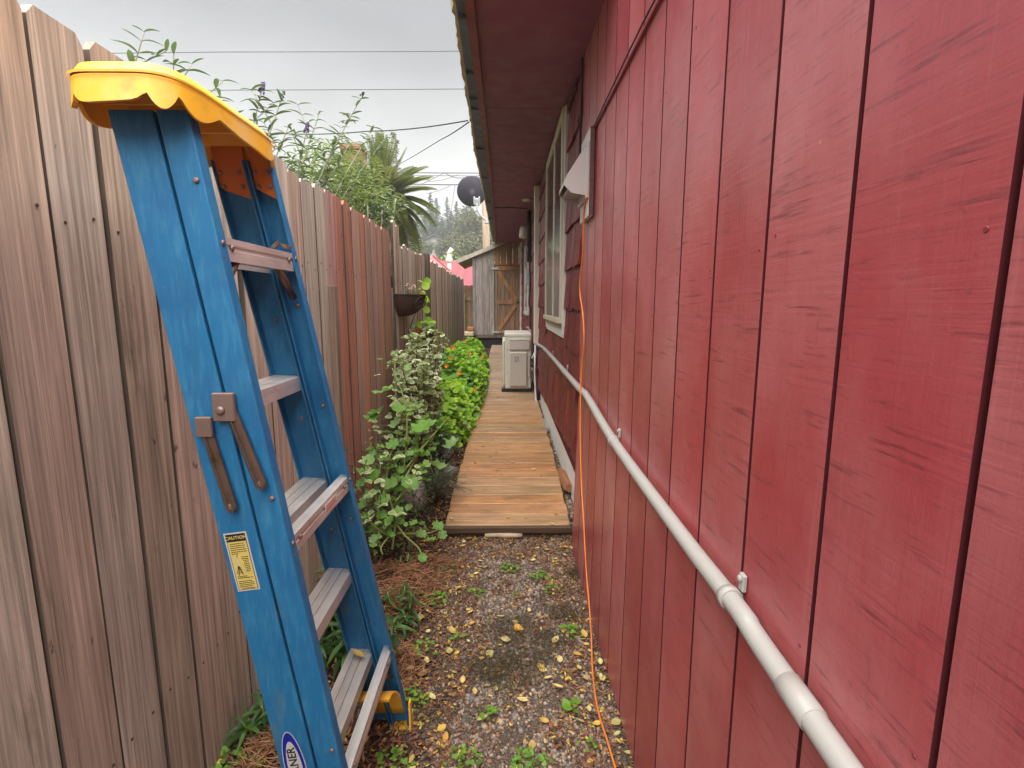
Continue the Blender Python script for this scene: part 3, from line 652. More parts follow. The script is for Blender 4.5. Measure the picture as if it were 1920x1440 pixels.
sh('door_rail', (-0.247, SY - 0.036, 2.205), (0.338, SY - 0.0125, 2.30), M['shedwood'], dc, 0.003, door)
sh('door_rail', (-0.19, SY - 0.036, 1.425), (0.273, SY - 0.0125, 1.525), M['shedwood'], dc, 0.003, door)
sh('door_rail', (-0.247, SY - 0.036, 0.735), (0.338, SY - 0.0125, 0.80), M['shedwood'], (0.36, 0.31, 0.25), 0.003, door)
for (xa, za), (xb, zb) in (((-0.165, 2.19), (0.25, 1.54)), ((0.25, 1.41), (-0.165, 0.815))):
    mb = MB(); d = Vector((xb - xa, 0, zb - za)); L_ = d.length; ang = math.atan2(d.z, d.x)
    mb.box((0, -0.035, -0.042), (L_, -0.0135, 0.042), mx=Matrix.Translation(Vector((xa, SY, za)) - SO) @ Matrix.Rotation(-ang, 4, 'Y'), bev=0.003)
    mb.obj('door_brace', M['shedwood'], door, color=(0.46, 0.23, 0.10))
sh('hinge', (-0.33, SY - 0.040, 0.745), (-0.16, SY - 0.0365, 0.79), M['galv'], None, 0, door)
sh('hinge', (-0.33, SY - 0.040, 2.23), (-0.16, SY - 0.0365, 2.275), M['galv'], None, 0, door)
sh('latch', (0.255, SY - 0.055, 1.44), (0.36, SY - 0.0365, 1.50), M['darkmetal'], None, 0.003, door)

# ------------------------------------------------------------------ step ladder, folded, leaning at the fence
lad = thing('stepladder', 'blue step ladder with yellow top, folded and leaning beside the fence', 'ladder', (-0.42, 1.3, 0))
LO = Vector((-0.42, 1.3, 0))
FF, FT = Vector((-0.384, 1.555, 0.012)), Vector((-0.610, 1.298, 1.745))       # far rails, line between the two channels
NF, NT = Vector((-0.384, 1.035, 0.012)), Vector((-0.610, 0.958, 1.745))       # near rails
def chan(p0, p1, x0, x1, fl, sgn, t=0.0045):
    q = [(x0, 0), (x1, 0), (x1, sgn * fl), (x1 - t, sgn * fl), (x1 - t, sgn * t), (x0 + t, sgn * t), (x0 + t, sgn * fl), (x0, sgn * fl)]
    mb = MB(); mb.loft([[p0 - LO + Vector((x, y, 0)) for x, y in q], [p1 - LO + Vector((x, y, 0)) for x, y in q]]); return mb
def rail_obj(*a):
    o = chan(*a).obj('rail', M['bluefib'], lad)
    bm_ = o.modifiers.new('bev', 'BEVEL'); bm_.width = 0.0022; bm_.segments = 2; return o
r_nf = rail_obj(NF, NT, -0.080, -0.003, 0.030, 1); r_nr = rail_obj(NF, NT, 0.003, 0.058, 0.030, 1)
r_ff = rail_obj(FF, FT, -0.080, -0.003, 0.030, -1); r_fr = rail_obj(FF, FT, 0.003, 0.058, 0.030, -1)
for p0, p1, sg in ((NF, NT, -1), (FF, FT, -1)):      # raised centre panel and pale edge strips of the webs
    pass
def P(p0, p1, k): return p0 + (p1 - p0) * (k * 0.3048 / 1.748 + 0.0)
for k in range(1, 6):                                # five treads
    a, c = P(NF, NT, k) - LO, P(FF, FT, k) - LO
    tr = MB(); tilt = 0.05
    for x0, x1 in ((-0.0735, -0.056), (-0.054, -0.033), (-0.031, -0.008)):
        f = lambda p, s_, zz: p + Vector((s_, 0, zz - tilt * s_))
        yo = Vector((0, 0.006, 0))
        tr.loft([[f(a + yo, x0, 0), f(a + yo, x1, 0), f(a + yo, x1, -0.005), f(a + yo, x0, -0.005)], [f(c - yo, x0, 0), f(c - yo, x1, 0), f(c - yo, x1, -0.005), f(c - yo, x0, -0.005)]])
    for x0, x1 in ((-0.008, -0.0045), (-0.0768, -0.0735)):
        tr.loft([[f(a + yo, x0, 0.0005), f(a + yo, x1, 0.0005), f(a + yo, x1, -0.036), f(a + yo, x0, -0.036)], [f(c - yo, x0, 0.0005), f(c - yo, x1, 0.0005), f(c - yo, x1, -0.036), f(c - yo, x0, -0.036)]])
    tr.obj('tread', M['alu'], lad)
for k in (1, 3, 5):                                  # back bars
    a, c = P(NF, NT, k) - LO, P(FF, FT, k) - LO; zo = 0.012
    br = MB(); hgt = 0.043
    q = [(0.030, 0), (0.056, 0), (0.056, -0.012), (0.0535, -0.014), (0.0535, -hgt * 0.5), (0.0555, -hgt * 0.52), (0.0555, -hgt), (0.030, -hgt)]
    yo = Vector((0, 0.006, 0))
    br.loft([[a + yo + Vector((x, 0, z + zo)) for x, z in q], [c - yo + Vector((x, 0, z + zo)) for x, z in q]])
    o = br.obj('back_bar', M['alu'], lad)
    for s_ in (0.14, 0.86):
        rv = MB(); p = a + (c - a) * s_ + Vector((0.0555, 0, zo - 0.018)); rv.lathe([(0.006, 0), (0.006, 0.002), (0.003, 0.0042)], 10, 0, Matrix.Translation(p) @ Matrix.Rotation(PI / 2, 4, 'Y')); rv.obj('rivet', M['rivet'], o)
    if k == 3:
        d = (c - a); p = a + d * 0.60 + Vector((0.0566, 0, zo - 0.022))
        s_ = MB(); s_.box((0, -0.045, -0.0125), (0.0006, 0.045, 0.0125)); st = s_.obj('sticker', M['white'], o, mx=Matrix.Translation(p))
        s_ = MB()
        for q, y0, y1 in ((0.006, -0.036, 0.034), (0.000, -0.038, 0.030), (-0.006, -0.036, 0.036)):
            y = y0
            while y < y1:
                l = R.uniform(0.003, 0.007); s_.box((0.0006, y, q - 0.0015), (0.001, y + l, q + 0.0015)); y += l + 0.0022
        s_.obj('print', M['redprint'], o, mx=Matrix.Translation(p))
# flange rivets
_rm = MB(); _rm.lathe([(0.0058, 0), (0.0052, 0.002), (0.0028, 0.0036)], 10); RIVET = _rm.mesh('rivet', M['rivet'])
def rivet(par, p, ax): return link('rivet', RIVET, par, mx=Matrix.Translation(p) @ Matrix.Rotation(PI / 2, 4, ax))
for k in (1, 3, 5):
    for dz in (0.0, -0.026):
        rivet(r_fr, P(FF, FT, k) - LO + Vector((0.058, -0.015, dz)), 'Y'); rivet(r_nr, P(NF, NT, k) - LO + Vector((0.058, 0.015, dz)), 'Y')
    rivet(r_nr, P(NF, NT, k + 0.35) - LO + Vector((0.045, -0.0004, 0)), 'X')
for k in (2.45, 3.6, 4.5):
    rivet(r_ff, P(FF, FT, k) - LO + Vector((-0.036, -0.0048, 0)), 'X'); rivet(r_fr, P(FF, FT, k + 0.12) - LO + Vector((0.03, -0.0048, 0)), 'X')
# corner braces under the back bars
for k in (5, 1):
    c = P(FF, FT, k) - LO
    mb = MB(); mb.tube([c + Vector((0.045, -0.10, -0.02)), c + Vector((0.046, -0.012, -0.095))], 0.009, 6); mb.obj('corner_brace', M['brownmetal'], lad)
    c = P(NF, NT, k) - LO
    mb = MB(); mb.tube([c + Vector((0.045, 0.09, -0.02)), c + Vector((0.046, 0.012, -0.095))], 0.009, 6); mb.obj('corner_brace', M['brownmetal'], lad)
# spreader bars folded flat on the near rail
def on_near(x, y, off=0.0):
    yv = 1.0
    for _ in range(6):
        p = at(x, y, Y=yv); yv = NF.y + (NT.y - NF.y) * (p.z - NF.z) / (NT.z - NF.z) - off
    return p
for pts, wd in (([(420, 742), (441, 775), (491, 905)], 0.022), ([(384, 800), (402, 845), (436, 948)], 0.022)):
    mb = MB(); A, B = on_near(*pts[0], 0.009) - LO, on_near(*pts[2], 0.009) - LO
    d = (B - A); L_ = d.length; ang = math.atan2(d.x, d.z)
    mx = Matrix.Translation(A) @ Matrix.Rotation(ang, 4, 'Y')
    h = wd / 2
    pr = [(-h, 0), (-h * 0.6, -0.004), (-h * 0.3, -0.004), (-h * 0.15, -0.001), (h * 0.15, -0.001), (h * 0.3, -0.004), (h * 0.6, -0.004), (h, 0), (h, 0.004), (-h, 0.004)]
    mb.loft([[mx @ Vector((x * s_, y, z)) for x, y in pr] for z, s_ in ((0, 1), (L_, 1), (L_ + 0.006, 0.85), (L_ + 0.011, 0.5))])
    o = mb.obj('spreader_bar', M['brownmetal'], lad)
    mb = MB(); mb.lathe([(0.008, 0), (0.0075, 0.003), (0.004, 0.005)], 12, 0, Matrix.Translation(B + Vector((0, -0.005, 0))) @ Matrix.Rotation(PI / 2, 4, 'X')); mb.obj('rivet', M['rivet'], o)
    if pts[0][0] < 400: mb = MB(); mb.box((-0.016, -0.007, -0.02), (0.016, 0.003, 0.02), mx=Matrix.Translation(A), bev=0.002); mb.obj('hinge_plate', M['rivet'], lad)
p = on_near(424, 765, 0.010) - LO
mb = MB(); mb.box((-0.024, -0.006, -0.026), (0.018, 0.004, 0.03), mx=Matrix.Translation(p), bev=0.002)
mb.lathe([(0.009, 0), (0.008, 0.003), (0.004, 0.005)], 12, 0, Matrix.Translation(p + Vector((-0.008, -0.006, -0.004))) @ Matrix.Rotation(PI / 2, 4, 'X')); mb.obj('hinge_plate', M['rivet'], lad)
# top cap: a lobed tray of yellow plastic
mb = MB()
Xc = -0.628; ya, yb = 0.90, 1.285; zc = 1.795
n = 96; rim0, rim1, topo = [], [], []
outl = []
for i in range(n):
    g = 2 * PI * i / n; c, s_ = math.cos(g), math.sin(g)
    px = (abs(c) ** 0.45) * (1 if c > 0 else -1) * 0.098; py = (abs(s_) ** 0.38) * (1 if s_ > 0 else -1) * (yb - ya + 0.02) / 2
    outl.append((px, py))
mid = (ya + yb) / 2
lob = lambda i: 0.012 - 0.026 * abs(math.sin(i * PI * 10 / n + 0.35)) ** 0.55 + 0.004 * math.sin(i * 2 * PI * 7 / n)
S0 = [Vector((Xc + x * 1.02, mid + y * 1.02, 1.742 + lob(i))) - LO for i, (x, y) in enumerate(outl)]
S1 = [Vector((Xc + x, mid + y, 1.775)) - LO for i, (x, y) in enumerate(outl)]
S2 = [Vector((Xc + x * 0.90, mid + y * 0.965, zc)) - LO for i, (x, y) in enumerate(outl)]
S3 = [Vector((Xc + x * 0.30, mid + y * 0.70, zc + 0.004)) - LO for i, (x, y) in enumerate(outl)]
I1 = [Vector((Xc + x * 0.96, mid + y * 0.985, 1.742 + lob(i))) - LO for i, (x, y) in enumerate(outl)]
I2 = [Vector((Xc + x * 0.86, mid + y * 0.95, zc - 0.005)) - LO for i, (x, y) in enumerate(outl)]
S1b = [p + Vector((0, 0, 0.004)) for p in S1]
mb.loft([I2, I1], 0, False, False); mb.loft([I1, S0], 0, False, False); mb.loft([S0, S1], 0, False, True); mb.loft([[p * 1.0 + (p - Vector((Xc, mid, p.z + LO.z)) + LO) * 0.03 for p in S1], [p + (p - Vector((Xc, mid, p.z + LO.z)) + LO) * 0.03 for p in S1b]], 0, False, False)
mb.loft([S1b, S2, S3], 0, False, True); mb.f.append(tuple(range(len(mb.v) - n, len(mb.v)))); mb.m.append(0); mb.sm.append(False); mb.f.append(tuple(range(0, n))); mb.m.append(0); mb.sm.append(False)
capo = mb.obj('top_cap', M['yellow'], lad)
for yv in (0.97, 1.04, 1.12, 1.20):                      # ribs under the cap
    mb = MB(); mb.box(Vector((Xc - 0.08, yv, 1.757)) - LO, Vector((Xc + 0.08, yv + 0.004, 1.789)) - LO); mb.obj('cap_rib', M['yellow'], capo)
mb = MB()
for x0, x1 in ((-0.078, -0.006), (0.006, 0.054)):        # yellow blocks inside the rail tops
    q0 = FT - (FT - FF).normalized() * 0.075 - LO; q1 = FT - LO
    mb.loft([[q0 + Vector((x0, -0.0052, 0.012)), q0 + Vector((x1, -0.0052, -0.012)), q0 + Vector((x1, -0.024, -0.012)), q0 + Vector((x0, -0.024, 0.012))],
             [q1 + Vector((x0, -0.0052, 0.03)), q1 + Vector((x1, -0.0052, 0.03)), q1 + Vector((x1, -0.024, 0.03)), q1 + Vector((x0, -0.024, 0.03))]])
mb.obj('cap_block', mat('orange_plastic', (0.50, 0.13, 0.012), 0.5), capo)
for x in (-0.066, -0.022, 0.016, 0.044):
    for dz in (0.016, 0.048):
        p = FT - (FT - FF).normalized() * (0.075 - dz) - LO + Vector((x, -0.0245, 0)); rivet(capo, p, 'X')
# feet: yellow boots with a curved gusset up to the lowest tread
for F0, T0, sg in ((FF, FT, -1), (NF, NT, 1)):
    mb = MB(); p = F0 - LO
    mb.box((-0.088, min(0.006 * -sg, 0.034 * sg), -0.012), (0.066, max(0.006 * -sg, 0.034 * sg), -0.004), mx=Matrix.Translation(p))          # sole
    mb.box((-0.088, min(0, -0.006 * sg), -0.012), (0.066, max(0, -0.006 * sg), 0.035), mx=Matrix.Translation(p))   # outer wall
    for x in (-0.088, 0.060):
        mb.loft([[p + Vector((x, 0, -0.01)), p + Vector((x + 0.006, 0, -0.01)), p + Vector((x + 0.006, sg * 0.040, -0.01)), p + Vector((x, sg * 0.040, -0.01))],
                 [p + Vector((x - 0.004, 0, 0.08)), p + Vector((x + 0.002, 0, 0.08)), p + Vector((x + 0.002, sg * 0.020, 0.08)), p + Vector((x - 0.004, sg * 0.020, 0.08))]])
    secs = []
    up = (T0 - F0).normalized()
    for i in range(9):                               # curved arch between rail and tread
        a = i / 8 * PI / 2
        cy = sg * (0.012 + 0.115 * (1 - math.cos(a))); cz = 0.045 + 0.165 * math.sin(a)
        q = p + up * cz + Vector((0, cy, 0))
        o_ = Vector((0, -sg * math.cos(a) * 0.004, math.sin(a) * 0.004))
        secs.append([q + Vector((-0.082, 0, 0)) + o_, q + Vector((0.054, 0, 0)) + o_, q + Vector((0.054, 0, 0)) - o_, q + Vector((-0.082, 0, 0)) - o_])
    mb.loft(secs, 0, True, True)
    mb.obj('foot', M['yellow'], lad)
# caution label and maker's badge on the near web
up = (NT - NF).normalized(); rx = Vector((1, 0, 0)); rx = (rx - up * rx.dot(up)).normalized(); nrm = rx.cross(up)
def web(zc_, xo): p = NF + (NT - NF) * ((zc_ - NF.z) / (NT.z - NF.z)) - LO; return Matrix.Translation(p + rx * xo + nrm * 0.0004) @ Matrix((rx, up, nrm)).transposed().to_4x4()
pt = on_near(463, 1048); zl = pt.z
mxl = web(zl, -0.047)
lb = MB(); lb.box((-0.0235, -0.066, 0), (0.0235, 0.066, 0.0005)); labo = lb.obj('caution_label', M['silverprint'], lad, mx=mxl)
def lsub(name, m, boxes, z=0.0005):
    mb = MB()
    for x0, y0_, x1, y1_ in boxes: mb.box((x0, y0_, z), (x1, y1_, z + 0.0003))
    return mb.obj(name, m, labo)
lsub('label_border', M['black'], [(-0.0205, -0.063, 0.0205, 0.063)])
lsub('label_field', M['labyellow'], [(-0.0193, -0.0618, 0.0193, 0.046)], 0.00085)
text_mesh('label_heading', 'CAUTION', 0.0100, M['labyellow'], Matrix.Translation((0, 0.0545, 0.0010)), labo, 0.0001, 1.0)
bx = []
for row, (y_, xa, xb) in enumerate([(0.0415, -0.015, 0.014), (0.037, -0.016, 0.015), (0.0325, -0.016, 0.014), (0.028, -0.016, 0.016), (0.0235, -0.016, 0.016), (0.0195, -0.016, -0.002),
        (0.011, 0.002, 0.016), (0.007, 0.002, 0.015), (0.003, 0.004, 0.016), (-0.001, 0.005, 0.014), (-0.005, 0.004, 0.016), (-0.009, 0.005, 0.015), (-0.013, 0.005, 0.016), (-0.017, 0.006, 0.015), (-0.021, 0.005, 0.014),
        (-0.032, -0.015, 0.004), (-0.0355, -0.016, 0.015), (-0.0435, -0.016, 0.012), (-0.0475, -0.016, 0.016), (-0.0515, -0.016, 0.015), (-0.0555, -0.016, 0.010), (-0.0595, -0.012, 0.014)]):
    x = xa
    while x < xb:
        l = R.uniform(0.0018, 0.0042); bx.append((x, y_ - 0.00085, min(x + l, xb), y_ + 0.00085)); x += l + 0.0009
lsub('label_print', M['black'], bx, 0.0011)
# small pictogram: a figure standing too high on a ladder
mb = MB(); zz = 0.0012
def stroke(pts, wv, m=mb): 
    for (xa, ya_), (xb, yb_) in zip(pts[:-1], pts[1:]):
        d = Vector((xb - xa, yb_ - ya_)); nn = Vector((-d.y, d.x)).normalized() * wv
        m.add([(xa + nn.x, ya_ + nn.y, zz), (xa - nn.x, ya_ - nn.y, zz), (xb - nn.x, yb_ - nn.y, zz), (xb + nn.x, yb_ + nn.y, zz)], [(0, 1, 2, 3)])
stroke([(-0.012, -0.030), (-0.008, -0.008), (-0.003, -0.029)], 0.0009); stroke([(-0.009, -0.008), (-0.015, -0.026)], 0.0006)
for q in (-0.012, -0.016, -0.020, -0.024): stroke([(-0.0095 + (q + 0.012) * .2, q), (-0.004 - (q + 0.012) * .2, q)], 0.0007)
stroke([(-0.004, 0.020), (-0.008, 0.011)], 0.0005)
mb.obj('label_pictogram', M['black'], labo)
mb = MB()
stroke([(-0.008, -0.008), (-0.0075, 0.000), (-0.0095, 0.007)], 0.0014, mb); stroke([(-0.0095, 0.006), (-0.014, 0.011)], 0.0009, mb)
mb.lathe([(0.0022, zz), (0.0022, zz + 0.0002)], 10, 0, Matrix.Translation((-0.010, 0.010, 0))); mb.obj('label_figure', M['silverprint'], labo)
# badge: white and blue oval, lettering reads up the rail
pt = on_near(530, 1395); mxb = web(pt.z - 0.052, -0.045)
def oval(a, c, yo, z, m, nm, par):
    mb = MB(); k = 28; vs_ = [(a * math.cos(2 * PI * i / k), yo + c * (abs(math.sin(2 * PI * i / k)) ** 1.15) * (1 if math.sin(2 * PI * i / k) > 0 else -1), z) for i in range(k)]
    mb.add(vs_, [tuple(range(k))]); return mb.obj(nm, m, par)
bd = link('maker_badge', None, lad, mx=mxb)
oval(0.0245, 0.092, 0, 0.0004, M['silverprint'], 'badge_border', bd)
oval(0.0225, 0.0895, 0, 0.0008, M['logoblue'], 'badge_oval', bd)
oval(0.0165, 0.070, -0.004, 0.0012, M['silverprint'], 'badge_field', bd)
text_mesh('badge_lettering', 'WERNER', 0.0265, M['black'], Matrix.Translation((0, -0.004, 0.0014)) @ Matrix.Rotation(PI / 2, 4, 'Z'), bd, 0.0004, 1.02)
# cobweb scraps on the ladder
# leaves caught on the lowest and the two top treads come with the fallen leaves

# ------------------------------------------------------------------ fittings on the house
def fit(name, label, cat, loc, group=None): return thing(name, label, cat, loc, group)
# dryer vent hood
vy0, vy1 = 2.335, 2.60
vt = fit('vent_hood', 'white dryer vent hood on a block above the orange cord', 'vent hood', (WX, 2.47, 1.99)); VO = Vector((WX, 2.47, 1.99))
mb = MB(); mb.box(Vector((0.366, vy0, 1.80)) - VO, Vector((WX - 0.007, vy1, 2.168)) - VO, 0, None, 0.0); 
o = mb.obj('mounting_block', [M['whitepaint'], M['rawwood']], vt)
for pl in o.data.polygons:
    if abs(pl.normal.y) > 0.9: pl.material_index = 1
mb = MB()
pr = [(0.365, 2.085), (0.352, 2.09), (0.335, 2.072), (0.272, 1.975), (0.260, 1.952), (0.258, 1.930), (0.290, 1.898), (0.365, 1.885)]
A = [Vector((x, vy0 + 0.018, z)) - VO for x, z in pr]; B = [Vector((x, vy1 - 0.03, z)) - VO for x, z in pr]
nA, i_ = len(pr), [Vector((x + (0.004 if x < 0.36 else 0), vy0 + 0.021, z - (0.003 if z > 1.95 else 0))) - VO for x, z in pr]
mb.add(A + B, [tuple(range(nA)), tuple(reversed(range(nA, 2 * nA)))] + [(k, k + nA, (k + 1) % nA + nA, (k + 1) % nA) for k in range(5)])
o = mb.obj('hood', M['ventplastic'], vt); sm_ = o.modifiers.new('s', 'SOLIDIFY'); sm_.thickness = 0.0025; sm_.offset = -1
mb = MB(); mb.box(Vector((0.275, vy0 + 0.024, 1.912)) - VO, Vector((0.364, vy1 - 0.036, 1.918)) - VO, mx=Matrix.Translation((0, 0, 0))); mb.obj('flap', M['galv'], vt)
mb = MB(); mb.box(Vector((0.352, vy0 + 0.006, 1.872)) - VO, Vector((0.3655, vy1 - 0.012, 2.11)) - VO, bev=0.003); mb.obj('flange', M['ventplastic'], vt)
# orange extension cord
cp = []
for x, y, X in ((1101, 368, 0.335), (1095, 400, 0.338), (1093, 470, 0.345), (1087, 540, 0.345), (1093, 590, 0.352), (1095, 640, 0.354), (1090, 700, 0.352), (1088, 800, 0.348), (1090, 900, 0.346), (1094, 970, 0.345), (1097, 1030, 0.345)):
    cp.append(at(x, y, X=X))
for x, y in ((1100, 1080), (1104, 1125), (1107, 1165), (1109, 1200), (1110, 1240), (1114, 1290), (1123, 1335), (1139, 1388), (1155, 1440), (1172, 1500)):
    q = at(x, y, X=0.347)
    if q.z < zg(q.x, q.y) + 0.018: q = at(x, y, Z=0.022); q.z = zg(q.x, q.y) + 0.018
    cp.append(q)
def smooth(pts, k=6):
    out = []
    for i in range(len(pts) - 1):
        p0, p1, p2, p3 = pts[max(i - 1, 0)], pts[i], pts[i + 1], pts[min(i + 2, len(pts) - 1)]
        for j in range(k):
            t = j / k; out.append(0.5 * ((2 * p1) + (p2 - p0) * t + (2 * p0 - 5 * p1 + 4 * p2 - p3) * t * t + (3 * p1 - p0 - 3 * p2 + p3) * t ** 3))
    out.append(pts[-1]); return out
mb = MB(); mb.tube(smooth(cp), 0.0036, 8)
mb.obj('extension_cord', M['cord'], label='orange extension cord hanging from the vent and trailing along the wall', cat='cord')
# grey conduit with straps
cd = fit('conduit', 'grey white plastic conduit pipe strapped along the red wall', 'pipe', (0.37, 2.0, 0.92)); CO = Vector((0.37, 2.0, 0.92))
pl = [Vector((0.368, -2.4, 0.845)), Vector((0.368, -0.6, 0.862))]
for x, y, X in ((1500, 1315, 0.368), (1390, 1150, 0.368), (1276, 1000, 0.368), (1150, 826, 0.368), (1100, 742, 0.367), (1088, 730, 0.367), (1053, 690, 0.375), (1033, 667, 0.378), (1016, 650, 0.380)):
    pl.append(at(x, y, X=X))
pl += [Vector((0.375, 7.4, 0.90)), Vector((0.372, 7.9, 1.04)), Vector((0.372, 9.0, 1.02))]
mb = MB(); mb.tube([p - CO for p in smooth(pl, 5)], 0.0162, 14); mb.obj('pipe', M['pvc'], cd)
def strap(p, d):
    mb = MB(); d = d.normalized(); mx = frame(p - CO, d, (-1, 0, 0))
    secs = []
    mb.lathe([(0.0162, -0.008), (0.0195, -0.008), (0.0195, 0.008), (0.0162, 0.008)], 18, 0, mx @ Matrix.Rotation(-PI / 2, 4, 'X'))
    mb.box((-0.042, -0.008, -0.024), (-0.012, 0.008, -0.016), mx=mx, bev=0.002)
    mb.lathe([(0.006, 0), (0.006, 0.003), (0.003, 0.005)], 10, 0, mx @ Matrix.Translation((-0.034, 0, -0.016)))
    mb.box((-0.034, -0.002, -0.024), (-0.030, 0.002, -0.034), mx=mx)
    return mb.obj('pipe_strap', M['pvc'], cd)
pls = smooth(pl, 5)
for x, y in ((1377, 1122), (1155, 828), (1062, 702), (1034, 668)):
    X = 0.368 if x > 1090 else 0.378
    p = at(x, y, X=X); i = min(range(len(pls)), key=lambda k: (pls[k] - p).length)
    strap(pls[i], pls[max(i - 1, 0)] - pls[min(i + 1, len(pls) - 1)])
for x, y in ((1474, 1272),):
    mb = MB()
    p = at(x, y, X=0.368); i = min(range(len(pls)), key=lambda k: (pls[k] - p).length); d = pls[min(i + 1, len(pls) - 1)] - pls[i - 1]
    mb.lathe([(0.0163, -0.030), (0.0180, -0.029), (0.0180, 0.029), (0.0163, 0.030)], 16, 0, frame(pls[i] - CO, d, (-1, 0, 0)) @ Matrix.Rotation(-PI / 2, 4, 'X')); mb.obj('pipe_coupling', M['pvc'], cd)
# white line-set cover
CY = 6.15; lc = fit('line_set_cover', 'tall beige duct cover running down the wall above the heat pump', 'duct', (0.39, CY, 1.7)); O_ = Vector((0.39, CY, 1.7))
mb = MB(); mb.box(Vector((0.338, CY, 0.945)) - O_, Vector((0.409, CY + 0.075, zs(CY) - 0.05)) - O_, bev=0.008); mb.obj('cover', M['acbeige'], lc)
mb = MB(); mb.box(Vector((0.332, CY - 0.004, zs(CY) - 0.25)) - O_, Vector((0.409, CY + 0.079, zs(CY) - 0.004)) - O_, bev=0.012); mb.obj('cover_cap', M['acbeige'], lc)
mb = MB(); mb.tube([Vector((0.358, CY + 0.02, 0.945)) - O_, Vector((0.352, CY + 0.0, 0.60)) - O_, Vector((0.366, CY - 0.02, 0.27)) - O_, Vector((0.385, CY - 0.06, 0.245)) - O_], 0.011, 8); mb.obj('drain_pipe', M['whitepaint'], lc)
mb = MB()
for dx, dz in ((0.0, 0.70), (0.0, 0.62)):
    mb.tube([Vector((0.33, 6.72, dz)) - O_, Vector((0.36, 6.5, dz + 0.01)) - O_, Vector((0.39, CY + 0.10, dz + 0.1)) - O_, Vector((0.392, CY + 0.045, 0.95)) - O_], 0.017, 8)
mb.obj('insulated_line', M['rubber'], lc)
mb = MB(); mb.tube([Vector((0.398, CY + 0.05, 0.93)) - O_, Vector((0.402, CY + 0.03, 0.6)) - O_, Vector((0.405, CY, 0.26)) - O_], 0.02, 8); mb.obj('black_pipe', M['rubber'], lc)
# heat pump
AY = 6.62; z0 = zd(AY) + 0.035; ax0, ax1 = -0.02, 0.335; zt = 1.045
hpmp = thing('heat_pump', 'beige white heat pump unit standing on the boardwalk beside the wall', 'heat pump', (0.16, AY, z0)); O_ = Vector((0.16, AY, z0))
def ac(name, a, c, m, bev=0.006, par=None):
    mb = MB(); mb.box(Vector(a) - O_, Vector(c) - O_, bev=bev); return mb.obj(name, m, par or hpmp)
ac('casing', (ax0 + 0.012, AY, z0 + 0.012), (ax1 - 0.004, AY + 0.80, zt - 0.022), M['acwhite'], 0.010)
ac('lid', (ax0 + 0.004, AY - 0.008, zt - 0.05), (ax1, AY + 0.81, zt), M['acwhite'], 0.012)
ac('front_grille_panel', (ax0 - 0.022, AY + 0.03, z0 + 0.05), (ax0 + 0.011, AY + 0.78, zt - 0.09), M['acwhite'], 0.012)
ac('upper_cover', (ax0 + 0.065, AY - 0.028, zt - 0.215), (ax1 - 0.02, AY - 0.0005, zt - 0.075), M['acpanel'], 0.010)
ac('service_cover', (ax0 + 0.072, AY - 0.05, z0 + 0.045), (ax1 - 0.055, AY - 0.0005, zt - 0.235), M['acpanel'], 0.014)
ac('valve_cover', (ax1 - 0.052, AY - 0.03, z0 + 0.17), (ax1 - 0.018, AY - 0.0005, zt - 0.275), M['acpanel'], 0.006)
ac('cover_ledge', (ax0 + 0.07, AY - 0.034, zt - 0.082), (ax1 - 0.026, AY - 0.001, zt - 0.074), M['acwhite'], 0.003)
lbl = ac('rating_label', (ax0 + 0.135, AY - 0.0512, z0 + 0.36), (ax0 + 0.20, AY - 0.0504, z0 + 0.445), M['silverprint'], 0)
mb = MB()
for x0, zz0, x1, zz1 in ((0.005, 0.012, 0.026, 0.024), (0.006, 0.05, 0.022, 0.056), (0.03, 0.03, 0.058, 0.034), (0.04, 0.038, 0.044, 0.07), (0.03, 0.066, 0.056, 0.069), (0.05, 0.014, 0.053, 0.06), (0.006, 0.028, 0.010, 0.078), (0.008, 0.076, 0.05, 0.079)):
    mb.box(Vector((ax0 + 0.135 + x0, AY - 0.0518, z0 + 0.36 + zz0)) - O_, Vector((ax0 + 0.135 + x1, AY - 0.0513, z0 + 0.36 + zz1)) - O_)
mb.obj('label_print', M['black'], lbl)
mb = MB()
for zz in (0.22, 0.52): mb.lathe([(0.005, 0), (0.004, 0.003)], 8, 0, Matrix.Translation(Vector((ax0 + 0.042, AY, z0 + zz)) - O_) @ Matrix.Rotation(PI / 2, 4, 'X'))
mb.obj('screw', M['darkmetal'], hpmp)
for yv in (AY + 0.02, AY + 0.66):
    ac('foot', (ax0 - 0.035, yv, z0 - 0.034), (ax1 + 0.01, yv + 0.09, z0 + 0.0115), M['rubber'], 0.004)
mb = MB(); mb.tube([Vector((ax1 - 0.02, AY + 0.02, 0.72)) - O_, Vector((ax1 + 0.02, AY + 0.01, 0.73)) - O_, Vector((ax1 + 0.055, AY - 0.02, 0.82)) - O_], 0.017, 8); mb.obj('pipe_elbow', M['whitepaint'], hpmp)
mb = MB(); mb.tube([Vector((ax1 - 0.02, AY + 0.02, 0.58)) - O_, Vector((ax1 + 0.07, AY + 0.02, 0.58)) - O_], 0.022, 8); mb.obj('pipe_stub', M['acpanel'], hpmp)
